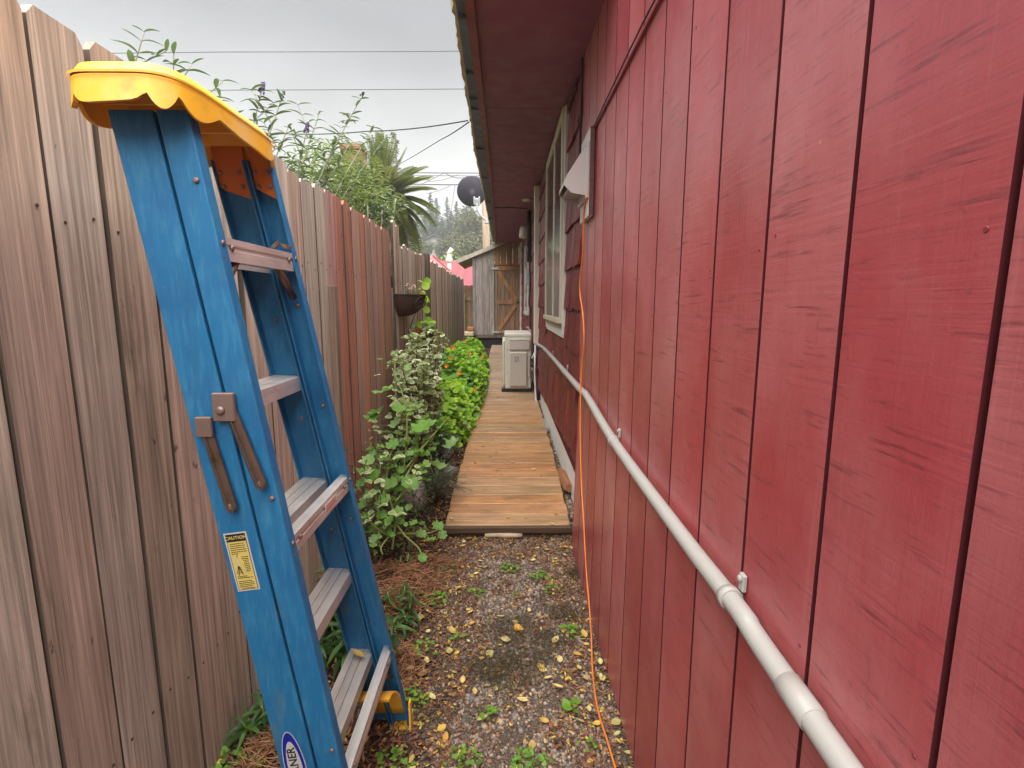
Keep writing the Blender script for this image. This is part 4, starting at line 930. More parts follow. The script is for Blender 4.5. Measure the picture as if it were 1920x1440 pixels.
# things low by the foundation
mb = MB(); mb.box((-0.04, -0.17, -0.03), (0.04, 0.17, 0.03), bev=0.004)
p = at(1061, 898, Z=0.165)
o = mb.obj('timber_offcut', M['brickwood'], mx=Matrix.Translation((p.x + 0.005, p.y + 0.02, 0.145)) @ Matrix.Rotation(0.07, 4, 'Z') @ Matrix.Rotation(0.5, 4, 'Y'), label='orange brown offcut of timber wedged between deck and white foundation', cat='timber')
mb = MB(); mb.box((-0.035, -0.22, -0.02), (0.035, 0.22, 0.02), bev=0.004)
o = mb.obj('splash_block', M['concrete'], mx=Matrix.Translation((0.42, 5.2, 0.175)) @ Matrix.Rotation(0.2, 4, 'Y'), label='pale grey block lying between boardwalk and foundation near heat pump', cat='block')
mb = MB(); pp = [Vector((-0.11, 0, 0)), Vector((-0.04, 0.004, 0.003)), Vector((0.03, -0.003, 0.002)), Vector((0.11, 0.002, 0))]; mb.tube(pp, [0.014, 0.016, 0.016, 0.013], 8)
q = at(944, 1007, Z=0.06); mb.obj('stick', M['paleblock'], mx=Matrix.Translation((q.x, q.y, zg(q.x, q.y) + 0.02)), label='short pale stick lying under the front edge of the boardwalk', cat='stick')
# light, service mast, boxes at the far end
q = at(988, 392, Y=7.0)
mb = MB(); mb.lathe([(0.062, 0), (0.066, -0.012), (0.058, -0.026), (0.0, -0.030)], 20); mb.obj('soffit_light', M['meterglass'], mx=Matrix.Translation((q.x, 7.0, zs(7.0) + 0.002)), label='round cream light disc under the maroon eave', cat='light')
ms = fit('service_mast', 'black electrical pipe and box hanging on the far shingles', 'conduit', (0.36, 7.9, 2.2)); O_ = Vector((0.36, 7.9, 2.2))
mb = MB(); mb.tube([Vector((0.355, 7.9, zs(7.9) - 0.002)) - O_, Vector((0.355, 7.9, 2.25)) - O_], 0.033, 10); mb.obj('pipe', M['rubber'], ms)
mb = MB(); mb.box(Vector((0.325, 7.85, 2.05)) - O_, Vector((0.405, 8.0, 2.30)) - O_, bev=0.01); mb.obj('junction_box', M['rubber'], ms)
mb = MB(); mb.tube([p - O_ for p in smooth([Vector((0.365, 7.9, 2.06)), Vector((0.372, 7.88, 1.7)), Vector((0.365, 7.9, 1.55)), Vector((0.36, 7.88, 1.42)), Vector((0.38, 7.86, 1.30)), Vector((0.372, 7.83, 1.0)), Vector((0.375, 7.7, 0.95))])], 0.014, 6); mb.obj('cable', M['rubber'], ms)
q = at(980, 445, X=0.29)
fl = fit('flood_light', 'cream cylinder lamp fixed high on the far wall', 'lamp', (0.36, 8.3, q.z)); 
mb = MB(); mb.lathe([(0.0, -0.085), (0.058, -0.085), (0.066, -0.05), (0.066, 0.06), (0.05, 0.085), (0.0, 0.09)], 18, 0, Matrix.Translation((-0.075, 0, 0)) @ Matrix.Rotation(0.12, 4, 'Y')); mb.obj('lamp_shade', M['meterglass'], fl)
mb = MB(); mb.box((-0.02, -0.05, -0.06), (0.045, 0.05, 0.07), bev=0.008); mb.obj('bracket', M['acpanel'], fl)
q = at(987, 523, X=0.355)
eb = fit('meter_box', 'small pale grey electrical box under the black pipe', 'box', (0.37, 8.25, q.z)); mb = MB(); mb.box((-0.05, -0.07, -0.12), (0.03, 0.10, 0.13), bev=0.008); mb.obj('box', M['galv'], eb)
mb = MB(); mb.box((-0.053, -0.06, -0.10), (-0.0505, 0.09, 0.06)); mb.obj('box_cover', M['whitepaint'], eb)
# thin cables along the soffit corner and down to the vent
def cable(name, pts, r, label, m=None, group=None, k=6):
    mb = MB(); mb.tube(smooth([Vector(p) for p in pts], k), r, 6); return mb.obj(name, m or M['rubber'], label=label, cat='cable', group=group)
cable('cable', [(0.384, y, zs(y) - 0.012 - 0.012 * math.sin(y * 5)) for y in (2.95, 3.3, 3.7, 4.3, 4.8, 5.4, 6.0)], 0.004, 'thin black cable pinned along the corner of wall and eave')
q1, q2 = at(1097, 108, X=0.376), at(1094, 300, X=0.362)
cable('cable', [(q1.x, 2.70, 2.6), (0.376, 2.69, 2.5), (0.372, 2.68, 2.35), (0.368, 2.66, 2.25), (0.362, 2.62, 2.16), (0.36, 2.585, 2.10)], 0.005, 'black cable dropping from the eave behind the white vent')
cable('cable', [(0.381, 2.34, 2.168), (0.381, 2.0, 2.174), (0.381, 1.6, 2.18), (0.381, 1.2, 2.172), (0.381, 0.4, 2.176), (0.381, -2.4, 2.17)], 0.0028, 'thin dark wire running along the siding joint from the vent')
cable('cable', [(xs_(7.6) + 0.013, 7.6, zs(7.6) - 0.01), (-0.05, 7.6, zs(7.6) - 0.012), (0.1, 7.62, zs(7.6) - 0.006), (0.32, 7.66, zs(7.6) - 0.012)], 0.007, 'dark cable crossing under the maroon soffit to the mast')

# ------------------------------------------------------------------ satellite dish
dc_ = at(885, 359, Y=10.0)
ds = thing('satellite_dish', 'dark grey satellite dish on a bent arm at the roof edge', 'satellite dish', (xd(10) + 0.0, 10.0, zs(10) + 0.12)); O_ = Vector(ds.location)
ax = (dc_ - Vector((0, 0, H))).normalized()                     # its back faces down the alley, tilted to the sky
ax = Vector((-0.10, 0.90, 0.42)).normalized()
mxd = Matrix.Translation(dc_ - O_) @ ax.to_track_quat('Z', 'Y').to_matrix().to_4x4()
mb = MB(); mb.lathe([(0.0, -0.055), (0.08, -0.050), (0.17, -0.032), (0.25, -0.004), (0.275, 0.008), (0.28, 0.014), (0.272, 0.016), (0.17, -0.022), (0.0, -0.045)], 40, 0, mxd); mb.obj('reflector', M['dish'], ds)
back = mxd @ Vector((0.02, -0.02, -0.07))
hub = at(894, 378, Y=9.85) - O_
mb = MB()
mb.box((-0.045, -0.03, -0.075), (0.045, 0.03, 0.06), mx=Matrix.Translation(hub) @ Matrix.Rotation(0.3, 4, 'X'), bev=0.012)
for s_ in (-1, 1): mb.box((-0.012 + s_ * 0.047, -0.05, -0.05), (0.012 + s_ * 0.047, 0.06, 0.085), mx=Matrix.Translation(hub) @ Matrix.Rotation(0.3, 4, 'X'), bev=0.006)
mb.obj('bracket', M['dishmount'], ds)
mb = MB(); a0 = hub + Vector((0, -0.01, -0.04)); mb.tube(smooth([a0, at(896, 395, Y=9.85) - O_, at(903, 406, Y=9.88) - O_, at(918, 417, Y=9.95) - O_, Vector((0.12, 0.0, at(918, 417, Y=9.95).z - O_.z - 0.01))], 5), 0.021, 10); mb.obj('arm', M['dishmount'], ds)
mb = MB(); q = at(914, 415, Y=9.93) - O_; mb.box((-0.05, -0.03, -0.04), (0.06, 0.03, 0.05), mx=Matrix.Translation(q), bev=0.006); mb.obj('mount_plate', M['galv'], ds)
# LNB arm in front of the dish
mb = MB(); mb.tube([mxd @ Vector((0, -0.27, 0.0)), mxd @ Vector((0, -0.24, 0.3))], 0.012, 6); mb.obj('feed_arm', M['dishmount'], ds)

# ------------------------------------------------------------------ power pole and overhead wires
pp = thing('power_pole', 'pale timber power pole rising behind the shed roof', 'pole', (at(911, 470, Y=24).x, 24, zg(-1, 24))); 
mb = MB(); mb.tube([(0.08, 0, 0), (0.02, 0, 4), (-0.10, 0, 8.6)], [0.185, 0.17, 0.14], 14); mb.obj('shaft', M['pole'], pp)
mb = MB(); mb.box((-0.06, -0.9, 8.0), (0.06, 0.9, 8.14), bev=0.01); mb.obj('crossarm', M['pole'], pp)
def wire(pts, r, label, sag=0.0):
    out = []
    for i in range(len(pts) - 1):
        a, c = Vector(pts[i]), Vector(pts[i + 1])
        for j in range(12):
            t = j / 12; p = a.lerp(c, t); p.z -= sag * 4 * t * (1 - t); out.append(p)
    out.append(Vector(pts[-1])); mb = MB(); mb.tube(out, r, 5)
    return mb.obj('overhead_wire', M['rubber'], label=label, cat='wire', group='overhead wires against the sky')
WY = 34
wire([at(-900, 106, Y=WY), at(420, 97.5, Y=WY), at(1500, 90, Y=WY)], 0.020, 'highest thin wire crossing the sky near the top', 0.05)
wire([at(-900, 176, Y=WY), at(430, 169, Y=WY), at(1500, 160, Y=WY)], 0.020, 'second thin wire crossing the sky above the purple sprigs', 0.05)
wire([at(-500, 268, Y=9), at(520, 250, Y=7), at(690, 246, Y=6), at(877, 226, Y=4.6)], 0.0055, 'sagging cable ending at the roof edge behind the butterfly bush', 0.02)
wire([at(879, 229, Y=4.65), at(826, 262, Y=8), at(748, 308, Y=13), at(700, 340, Y=18)], 0.006, 'slanting cable from the roof edge down to the palm', 0.01)
wire([at(300, 318, Y=30), at(785, 324, Y=30), at(1200, 323, Y=30)], 0.022, 'upper dark wire running level behind the dish', 0.03)
wire([at(300, 322, Y=31), at(785, 329, Y=31), at(1200, 329, Y=31)], 0.013, 'thin wire just below the upper level wire', 0.03)
wire([at(300, 342, Y=29), at(790, 345.5, Y=29), at(868, 346, Y=29), at(1200, 344, Y=29)], 0.024, 'lower dark wire running level into the dish', 0.02)
wire([at(789, 346, Y=29), at(834, 324, Y=29.6)], 0.014, 'short wire slanting between the two level wires', 0.0)
wire([at(800, 340, Y=29), at(860, 327, Y=29.6)], 0.010, 'faint wire slanting under the upper level wire', 0.1)
wire([at(800, 363, Y=29), at(845, 348, Y=29)], 0.010, 'short wire slanting below the lower level wire', 0.05)
wire([at(834, 324, Y=29.6), at(872, 333, Y=29.6), at(905, 324, Y=29.6)], 0.016, 'looped wire hanging from the upper level wire', 0.12)
wire([at(853, 348, Y=29), at(846, 395, Y=40), at(838, 440, Y=60)], 0.012, 'faint guy wire dropping from lower level wire into trees', 0.0)

# ------------------------------------------------------------------ leaf shapes
def leaf_lance(L=1.0, wd=0.2, fold=0.25, droop=0.3, n=5):
    mb = MB(); rows = []
    for i in range(n + 1):
        t = i / n; w_ = wd * (math.sin(PI * min(1, t * 0.92 + 0.06)) ** 0.8) * (1 if i < n else 0.05) * 0.5; z = -droop * t * t * L
        rows.append([Vector((-w_, t * L, z + w_ * fold)), Vector((0, t * L, z)), Vector((w_, t * L, z + w_ * fold))])
    mb.loft(rows, 0, False, True, closed=False); return mb
def leaf_round(r=0.5, lobes=0, amp=0.0, cup=0.15, n=14, wav=0.03):
    mb = MB(); vs_ = [(0, 0.0, -cup * r)]; ph = R.uniform(0, 6)
    for j in range(n):
        g = 2 * PI * j / n + 0.0001; k = r * (1 + amp * math.cos(lobes * g) + R.uniform(-0.03, 0.03)) * (0.92 if j in (int(n * 0.75),) else 1)
        vs_.append((k * math.cos(g), k * math.sin(g), wav * math.sin(3 * g + ph) * r * 2 + (0.14 * r * math.cos(lobes * g) if lobes else 0)))
    mb.add(vs_, [(0, 1 + j, 1 + (j + 1) % n) for j in range(n)], 0, None, True); return mb
def leaf_vari(L=1.0, wd=0.72):
    """heart of green, a paler zone and a ragged cream margin"""
    mb = MB(); n = 16; rings = [[], [], []]; ph = R.uniform(0, 6); base = R.choice(((0.62, 0.84), (0.45, 0.78), (0.25, 0.60), (0.70, 0.90)))
    for j in range(n):
        g = 2 * PI * j / n; l_ = 0.5 - 0.5 * math.cos(g); a = wd / 2 * math.sin(g) * (1 - 0.30 * l_)
        for q, k in enumerate((base[0], base[1], 1.0)):
            k *= R.uniform(0.82, 1.12) if q < 2 else R.uniform(0.93, 1.04)
            x, y = a * k, 0.42 + (l_ - 0.42) * k
            z = (0.06 * math.sin(2.6 * g + ph) - 0.25 * (y - 0.45) ** 2 + 0.35 * abs(x)) * (1 if q == 2 else 0.8)
            rings[q].append((x * L, y * L, z * L))
    mb.v = rings[0] + rings[1] + rings[2]
    mb.f = [tuple(range(n))]; mb.m = [0]; mb.sm = [True]
    for q in (0, 1):
        for j in range(n): mb.f.append((q * n + j, q * n + n + j, q * n + n + (j + 1) % n, q * n + (j + 1) % n)); mb.m.append(q + 1); mb.sm.append(True)
    return mb
LV = {
    'nast': [leaf_round(0.5, 0, 0, 0.22).mesh('round_leaf', M['nast']) for _ in range(3)],
    'geran': [leaf_round(0.5, 7, 0.10, 0.22, 28, 0.06).mesh('lobed_leaf', M['geran']) for _ in range(4)],
    'vari': [leaf_vari(1, w_).mesh('variegated_leaf', [M['varigreen'], M['varimid'], M['varicream']]) for w_ in (0.6, 0.68, 0.75, 0.8, 0.7, 0.62, 0.74, 0.66)],
    'bud': [leaf_lance(1, 0.24, 0.5, d).mesh('lance_leaf', M['budleaf']) for d in (0.15, 0.35, 0.6)],
    'dark': [leaf_lance(1, 0.24, 0.4, d).mesh('lance_leaf', M['darkleaf']) for d in (0.3, 0.5, 0.8)],
    
    'clov': [leaf_round(0.5, 3, 0.18, 0.1, 12).mesh('clover_leaf', mat('clover_green', rand=[(0.14, 0.32, 0.03), (0.20, 0.40, 0.04), (0.10, 0.24, 0.03)], rough=0.5, trans=(0.3, 0.5, 0.05)))],
}
def fallen_mesh(wd, curl):
    mb = MB(); rows = []; n = 6
    for i in range(n + 1):
        t = i / n; w_ = wd * max(0.03, math.sin(PI * t) ** 0.75) * 0.5; z = 0.10 * curl * ((t - 0.5) * 2) ** 2
        rows.append([Vector((-w_, t - 0.5, z + w_ * 0.3 * curl)), Vector((-w_ * .5, t - 0.5, z)), Vector((0, t - 0.5, z - 0.01)), Vector((w_ * .5, t - 0.5, z)), Vector((w_, t - 0.5, z + w_ * 0.5 * curl))])
    mb.loft(rows, 0, False, True, closed=False)
    return mb.mesh('fallen_leaf', M['leafyellow'])
LV['fallen'] = [fallen_mesh(w_, c) for w_, c in ((0.5, 0.6), (0.62, 1.0), (0.55, 1.6), (0.7, 0.4))]
def put_leaf(parent, kind, pos, d, sc, up=(0, 0, 1), name='leaf', roll=None):
    return link(name, R.choice(LV[kind]), parent, mx=frame(pos, d, up, sc, R.uniform(-0.5, 0.5) if roll is None else roll))
def rdir(zlo=-0.3, zhi=0.6):
    a = R.uniform(0, 2 * PI); z = R.uniform(zlo, zhi); return Vector((math.cos(a), math.sin(a), z)).normalized()
def jitter_up(k=0.5): return Vector((R.uniform(-k, k), R.uniform(-k, k), 1))
def add_leaf(mb, src, mx):                        # copy of a leaf mesh into a mass
    me = src; o = len(mb.v)
    mb.v += [tuple(mx @ v.co) for v in me.vertices]
    for p in me.polygons: mb.f.append(tuple(i + o for i in p.vertices)); mb.m.append(p.material_index); mb.sm.append(True)

# ------------------------------------------------------------------ planted bed
def bed(x, y): return zg(x, y)
# variegated shrub
vs_ = thing('variegated_shrub', 'tall shrub with cream edged leaves against the fence', 'shrub', (-0.64, 3.75, bed(-0.64, 3.75))); O_ = Vector(vs_.location)
stems = MB(); tips = []
for i in range(40):
    a = R.uniform(0, 2 * PI); r0 = R.uniform(0, 0.12); r1 = R.uniform(0.02, 0.22)
    h = R.uniform(0.55, 1.08)
    p0 = Vector((r0 * math.cos(a) * .7, r0 * math.sin(a) * 1.5, 0)); p2 = Vector((r1 * math.cos(a) * 0.95, r1 * math.sin(a) * 2.9, h)); p1 = (p0 + p2) / 2 + Vector((R.uniform(-.03, .03), R.uniform(-.03, .03), 0.05))
    pts = smooth([p0, p1, p2], 5); stems.tube(pts, [0.006 - 0.004 * k / len(pts) for k in range(len(pts))], 5); tips.append(pts)
stems.obj('stem', M['stembrown'], vs_)
mass = MB(); cnt = 0; cand = []
for pts in tips:
    for k in range(4, len(pts)):
        for _ in range(7 if k > 6 else 4):
            p = pts[k] + Vector((R.uniform(-.03, .03), R.uniform(-.05, .05), R.uniform(-.02, .02)))
            d = rdir(-0.3, 0.5); cand.append((p, d, R.uniform(0.035, 0.068) * (1.0 if R.random() < 0.8 else 1.3)))
cand.sort(key=lambda q: q[0].y - q[0].z * 0.3)
for i, (p, d, s_) in enumerate(cand):
    if i < 260: put_leaf(vs_, 'vari', p, d, s_, jitter_up(0.9) + Vector((0.2, -0.5, 0)))
    else: add_leaf(mass, R.choice(LV['vari']), frame(p, d, jitter_up(0.9), s_))
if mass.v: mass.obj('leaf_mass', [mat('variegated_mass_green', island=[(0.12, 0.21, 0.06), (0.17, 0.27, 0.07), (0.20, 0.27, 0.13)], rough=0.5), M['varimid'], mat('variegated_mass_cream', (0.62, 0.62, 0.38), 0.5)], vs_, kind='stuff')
# trailing variegated ground plant further along (cream edged leaves by the boardwalk)
v2 = thing('variegated_plant', 'low cream edged plant trailing beside the boardwalk edge', 'plant', (-0.46, 4.75, bed(-0.46, 4.75))); O_ = Vector(v2.location)
st = MB()
for i in range(60):
    a = R.uniform(0, 2 * PI); r = R.uniform(0.0, 0.26); p = Vector((r * math.cos(a) * 0.45, r * math.sin(a) * 1.6, R.uniform(0.03, 0.24) * (1.3 - r * 2)))
    put_leaf(v2, 'vari', p, rdir(-0.3, 0.4), R.uniform(0.045, 0.085), jitter_up(0.7))
    if i % 3 == 0: st.tube([Vector((p.x * 0.4, p.y * 0.4, 0)), p], 0.003, 4)
st.obj('stem', M['stemgreen'], v2)
# nasturtium mass
ns = thing('nasturtium', 'bright green nasturtium mound with orange flowers spilling onto the boardwalk', 'nasturtium', (-0.55, 6.6, bed(-0.55, 6.6))); O_ = Vector(ns.location)
def ntop(x, y):                                  # height of the mound
    ex = (x + 0.60) / 0.34; ey = (y - 6.9) / 2.8
    q = 1 - abs(ex) ** 2.6 - abs(ey) ** 3
    return max(0.0, q) ** 0.5 * (0.52 + 0.08 * math.sin(y * 3.1) + 0.05 * math.sin(x * 9 + y * 5)) if q > 0 else 0
cand = []
for _ in range(4600):
    x, y = R.uniform(-0.90, -0.25), R.uniform(4.2, 9.7); t_ = ntop(x, y)
    if t_ < 0.05: continue
    z = bed(x, y) + t_ * R.uniform(0.75, 1.0) + R.uniform(-.03, .04)
    if R.random() < 0.35: z = bed(x, y) + t_ * R.uniform(0.1, 0.8)
    cand.append(Vector((x, y, z)))
cand.sort(key=lambda p: p.y * 1.0 - 2.2 * p.z - p.x * 1.5)
mass = MB()
for i, p in enumerate(cand):
    out = Vector((p.x + 0.60, (p.y - 6.9) * 0.12 - 0.35, 0.75 + R.uniform(-.2, .3))) + Vector((R.uniform(-.5, .5), R.uniform(-.5, .5), 0))
    s_ = R.uniform(0.038, 0.078); mx = frame(p - O_, rdir(-0.2, 0.2), out, s_, 0)
    if i < 292: link('leaf', R.choice(LV['nast']), ns, mx=mx)
    else: add_leaf(mass, R.choice(LV['nast']), mx)
mass.obj('leaf_mass', M['nastmass'], ns, kind='stuff')
def flower_mesh(m, r=0.5, n=5):
    mb = MB()
    for j in range(n):
        g = 2 * PI * j / n; e = Vector((math.cos(g), math.sin(g), 0)); s_ = Vector((-math.sin(g), math.cos(g), 0))
        mb.add([Vector((0, 0, -0.2 * r)), e * r * 0.6 - s_ * r * 0.42, e * r + Vector((0, 0, .12 * r)), e * r * 0.6 + s_ * r * 0.42], [(0, 1, 2, 3)], 0, None, True)
    return mb.mesh('flower', m)
FO_, FR, FP = flower_mesh(M['orange']), flower_mesh(M['redpetal'], 0.5, 6), flower_mesh(M['pinkpetal'], 0.5, 5)
for x, y in ((838, 687), (890, 731), (850, 652), (872, 641), (827, 625), (846, 673), (881, 663), (862, 700), (905, 668)):
    best = None
    for Yv in np.linspace(4.3, 9.5, 120):
        p = at(x, y, Y=float(Yv)); t_ = ntop(p.x, Yv)
        if t_ > 0 and bed(p.x, Yv) + t_ + 0.02 > p.z: best = p; break
    if best is None: continue
    link('flower', FO_, ns, mx=frame(best + Vector((0, -0.05, 0.01)) - O_, (0.3, 0.3, 1), (R.uniform(-.4, .4), -1, 0.5), R.uniform(0.045, 0.07)))
# foreground climbing geranium / nasturtium with long stems
ge = thing('geranium_plant', 'sprawling plant with lobed green leaves and long pale stems behind ladder', 'plant', (-0.62, 2.75, bed(-0.62, 2.75))); O_ = Vector(ge.location)
st = MB(); main = []
paths = [[(735, 1030, 2.4), (745, 960, 2.55), (757, 880, 2.65), (763, 800, 2.7), (755, 740, 2.75), (735, 690, 2.8)], [(757, 900, 2.6), (785, 850, 2.7), (800, 815, 2.8)], [(760, 880, 2.62), (800, 830, 2.7), (835, 790, 2.9)],
         [(710, 980, 2.5), (705, 930, 2.55), (700, 880, 2.6), (695, 830, 2.6)], [(738, 960, 2.5), (725, 900, 2.55), (735, 840, 2.6)], [(745, 985, 2.45), (760, 1005, 2.4), (785, 1028, 2.38), (792, 1050, 2.33)], [(735, 1010, 2.4), (700, 985, 2.35), (680, 960, 2.4)], [(745, 1000, 2.45), (800, 1000, 2.55), (830, 990, 2.62)], [(735, 1000, 2.4), (715, 1025, 2.3), (718, 1040, 2.28)], [(742, 940, 2.5), (775, 900, 2.6), (790, 880, 2.6)]]
for pth in paths:
    pts = smooth([at(x, y, Y=Yv) - O_ for x, y, Yv in pth], 6); st.tube(pts, [0.0062 - 0.003 * k / len(pts) for k in range(len(pts))], 6); main.append(pts)
st.obj('stem', M['stemgreen'], ge)
spots = [(718, 655 + 75, 2.7, 46), (748, 765, 2.7, 34), (705, 770, 2.62, 40), (740, 792, 2.68, 30), (775, 762, 2.85, 44), (800, 790, 2.8, 40), (845, 830, 2.9, 40), (822, 870, 2.75, 38), (770, 905, 2.5, 42), (697, 780, 2.6, 36), (735, 832, 2.6, 30), (788, 800, 2.7, 48), (720, 860, 2.55, 26), (690, 862, 2.5, 30), (700, 890, 2.5, 34),
         (680, 880, 2.45, 26), (732, 905, 2.5, 34), (752, 895, 2.55, 26), (695, 925, 2.4, 34), (720, 935, 2.42, 30), (758, 935, 2.45, 30), (690, 968, 2.35, 30), (715, 965, 2.4, 26), (745, 958, 2.45, 30), (762, 962, 2.45, 28), (792, 968, 2.5, 26), (822, 985, 2.55, 26), (790, 1000, 2.45, 24), (830, 1002, 2.5, 22), (808, 1010, 2.45, 22), (733, 1000, 2.35, 24), (770, 990, 2.4, 28), (700, 1010, 2.3, 22), (792, 1045, 2.3, 22), (725, 985, 2.35, 22), (676, 905, 2.4, 20), (755, 830, 2.7, 30), (772, 850, 2.65, 28), (735, 875, 2.55, 24)]
def geleaf(x, y, Yv, px, kind):
    p = at(x, y, Y=Yv) - O_; s_ = px / 960 * Yv * 0.86
    link('leaf', R.choice(LV[kind]), ge, mx=frame(p, rdir(-0.2, 0.2), Vector((R.uniform(-.25, .55), R.uniform(-.9, -.1), 0.8)), s_, 0))
for x, y, Yv, px in spots:
    if not (748 < x < 805 and 912 < y < 992): geleaf(x, y, Yv, px, 'geran')
for _ in range(230):
    pts = R.choice(main); p = R.choice(pts); q = p + Vector((R.uniform(-.09, .07), R.uniform(-.02, .12), R.uniform(-.06, .07)))
    if q.z < 0.2 and q.x > 0.0: continue
    link('leaf', R.choice(LV['geran']), ge, mx=frame(q, rdir(-0.2, 0.2), Vector((R.uniform(-.4, .5), R.uniform(-.9, .2), 0.8)), R.uniform(0.022, 0.055), 0))
# cream-margined climber twined into it
iv = thing('variegated_ivy', 'cream margined trailing ivy leaves low beside the blue ladder', 'ivy', (-0.70, 2.4, bed(-0.7, 2.4))); O_ = Vector(iv.location); st = MB()
for _ in range(70):
    x, y = R.uniform(668, 790), R.uniform(850, 1015)
    if x > 742 and (R.random() < 0.5 or y > 905): continue
    Yv = R.uniform(2.3, 2.6); p = at(x, y, Y=Yv) - O_
    if p.x + O_.x < -0.86: p.x = -0.86 - O_.x + R.uniform(0, .04)
    p.z = max(p.z, 0.02); put_leaf(iv, 'vari', p, rdir(-0.2, 0.3), R.uniform(0.035, 0.06), Vector((R.uniform(-.2, .6), R.uniform(-.9, 0), 0.8)), roll=0)
    if R.random() < 0.4: st.tube([p, p + Vector((R.uniform(-.03, .03), 0.05, -R.uniform(.06, .14)))], 0.0022, 4)
for _ in range(50):                              # up between shrub and geranium
    x, y = R.uniform(705, 800), R.uniform(700, 860); Yv = R.uniform(2.75, 3.1); p = at(x, y, Y=Yv) - O_
    if p.x + O_.x < -0.86: p.x = -0.86 - O_.x
    put_leaf(iv, 'vari', p, rdir(-0.2, 0.3), R.uniform(0.03, 0.055), Vector((R.uniform(-.2, .6), R.uniform(-.9, 0), 0.8)), roll=0)
st.obj('stem', M['stemgreen'], iv)
# under-storey filler so no bare gaps read as holes
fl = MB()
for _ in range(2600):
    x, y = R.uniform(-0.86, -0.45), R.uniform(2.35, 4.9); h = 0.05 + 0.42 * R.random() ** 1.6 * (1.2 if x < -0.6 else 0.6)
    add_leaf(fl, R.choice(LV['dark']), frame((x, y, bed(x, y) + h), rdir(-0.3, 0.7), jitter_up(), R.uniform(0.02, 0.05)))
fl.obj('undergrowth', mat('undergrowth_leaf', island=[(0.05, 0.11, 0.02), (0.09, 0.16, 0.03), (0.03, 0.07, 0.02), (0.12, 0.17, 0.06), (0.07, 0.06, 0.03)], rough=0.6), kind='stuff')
# feathery grey-green shrub by the boardwalk
for (cx, cy, hh, rr, lab) in ((-0.47, 3.25, 0.30, 0.20, 'feathery grey green herb leaning over the boardwalk edge'), (-0.55, 4.1, 0.22, 0.16, 'small feathery herb between the stones beside the boardwalk')):
    hb = thing('feathery_herb', lab, 'herb', (cx, cy, bed(cx, cy))); sm_, lf = MB(), MB()
    for _ in range(70):
        a = R.uniform(0, 2 * PI); r = R.uniform(0.2, 1.0) * rr; tip = Vector((r * math.cos(a) * 0.95 + 0.06, r * math.sin(a) * 1.3, hh * R.uniform(0.35, 1.0) * (1.15 - 0.5 * r / rr)))
        pts = smooth([Vector((0, 0, 0)), tip * 0.55 + Vector((0, 0, 0.06)), tip], 5); sm_.tube(pts, 0.0014, 3)
        for k in range(3, len(pts)):
            for _ in range(7):
                d = (pts[k] - pts[k - 1]).normalized() + rdir(-0.2, 0.8) * 0.9; b_ = d.normalized() * R.uniform(0.012, 0.022); s_ = b_.cross(Vector((R.uniform(-1, 1), R.uniform(-1, 1), 1))).normalized() * 0.0013
                q = pts[k] + Vector((R.uniform(-.006, .006),) * 3); lf.add([q - s_, q + s_, q + b_], [(0, 1, 2)])
    sm_.obj('stem', M['stembrown'], hb); lf.obj('leaf_mass', M['greyleaf'], hb, kind='stuff')
# lance-leaved plants behind the ladder
def rosette(cx, cy, n_st, hh, lab, sc=1.0):
    t_ = thing('leafy_plant', lab, 'plant', (cx, cy, bed(cx, cy)), 'dark green lance leaved plants behind the ladder'); st = MB()
    for i in range(n_st):
        a = R.uniform(0, 2 * PI); r = R.uniform(0, 0.11) * sc; base = Vector((r * math.cos(a), r * math.sin(a), 0)); top = base * 1.6 + Vector((0, 0, hh * R.uniform(0.5, 1)))
        st.tube([base, top], 0.0035, 5)
        for k in range(15):
            f = 0.35 + 0.65 * k / 14; p = base.lerp(top, f); g = k * 2.4 + i
            put_leaf(t_, 'dark', p, Vector((math.cos(g), math.sin(g), 0.15 + 0.75 * (f - 0.35))), R.uniform(0.06, 0.10) * sc * (1.15 - 0.45 * f), (0, 0, 1), roll=R.uniform(-.3, .3))
    st.obj('stem', M['stemgreen'], t_)
rosette(-0.72, 1.98, 9, 0.34, 'dark green lance leaved plant seen between third and second treads')
rosette(-0.60, 1.78, 7, 0.22, 'dark green lance leaved plant under the lower treads', 1.15)
rosette(-0.45, 2.08, 4, 0.13, 'small grey green lance leaved plant right of the far ladder rail', 0.8)
rosette(-0.78, 1.55, 5, 0.16, 'low dark lance leaved plant by the fence foot', 0.9)
# stones edging the bed
def stone(px, py, sx, sy, sz, lab, m='stone', Z=0.10, rz=None):
    q = at(px, py, Z=Z); bm = bmesh.new(); bmesh.ops.create_icosphere(bm, subdivisions=3, radius=1)
    o1 = Vector((R.uniform(0, 50), 0, 0))
    from mathutils import noise as mn
    for v in bm.verts:
        k = 1 + 0.16 * mn.noise(v.co * 1.3 + o1) + 0.05 * mn.noise(v.co * 4 + o1); v.co = Vector((v.co.x * sx * k, v.co.y * sy * k, v.co.z * sz * k))
    me = bpy.data.meshes.new('stone'); bm.to_mesh(me); bm.free(); me.polygons.foreach_set('use_smooth', [True] * len(me.polygons)); me.materials.append(M[m])
    link('stone', me, mx=Matrix.Translation((q.x, q.y, bed(q.x, q.y) + sz * 0.45)) @ Matrix.Rotation(R.uniform(-.5, .5) if rz is None else rz, 4, 'Z') @ Matrix.Rotation(R.uniform(-.2, .2), 4, 'Y'), label=lab, cat='stone', group='stones edging the planted bed')
stone(775, 952, 0.09, 0.16, 0.125, 'big purple grey rock with white veins at bed edge', 'purplestone', 0.08, 0.35)
stone(842, 812, 0.075, 0.10, 0.055, 'long pale flat stone beside the boardwalk', 'stone', 0.15, 0.4)
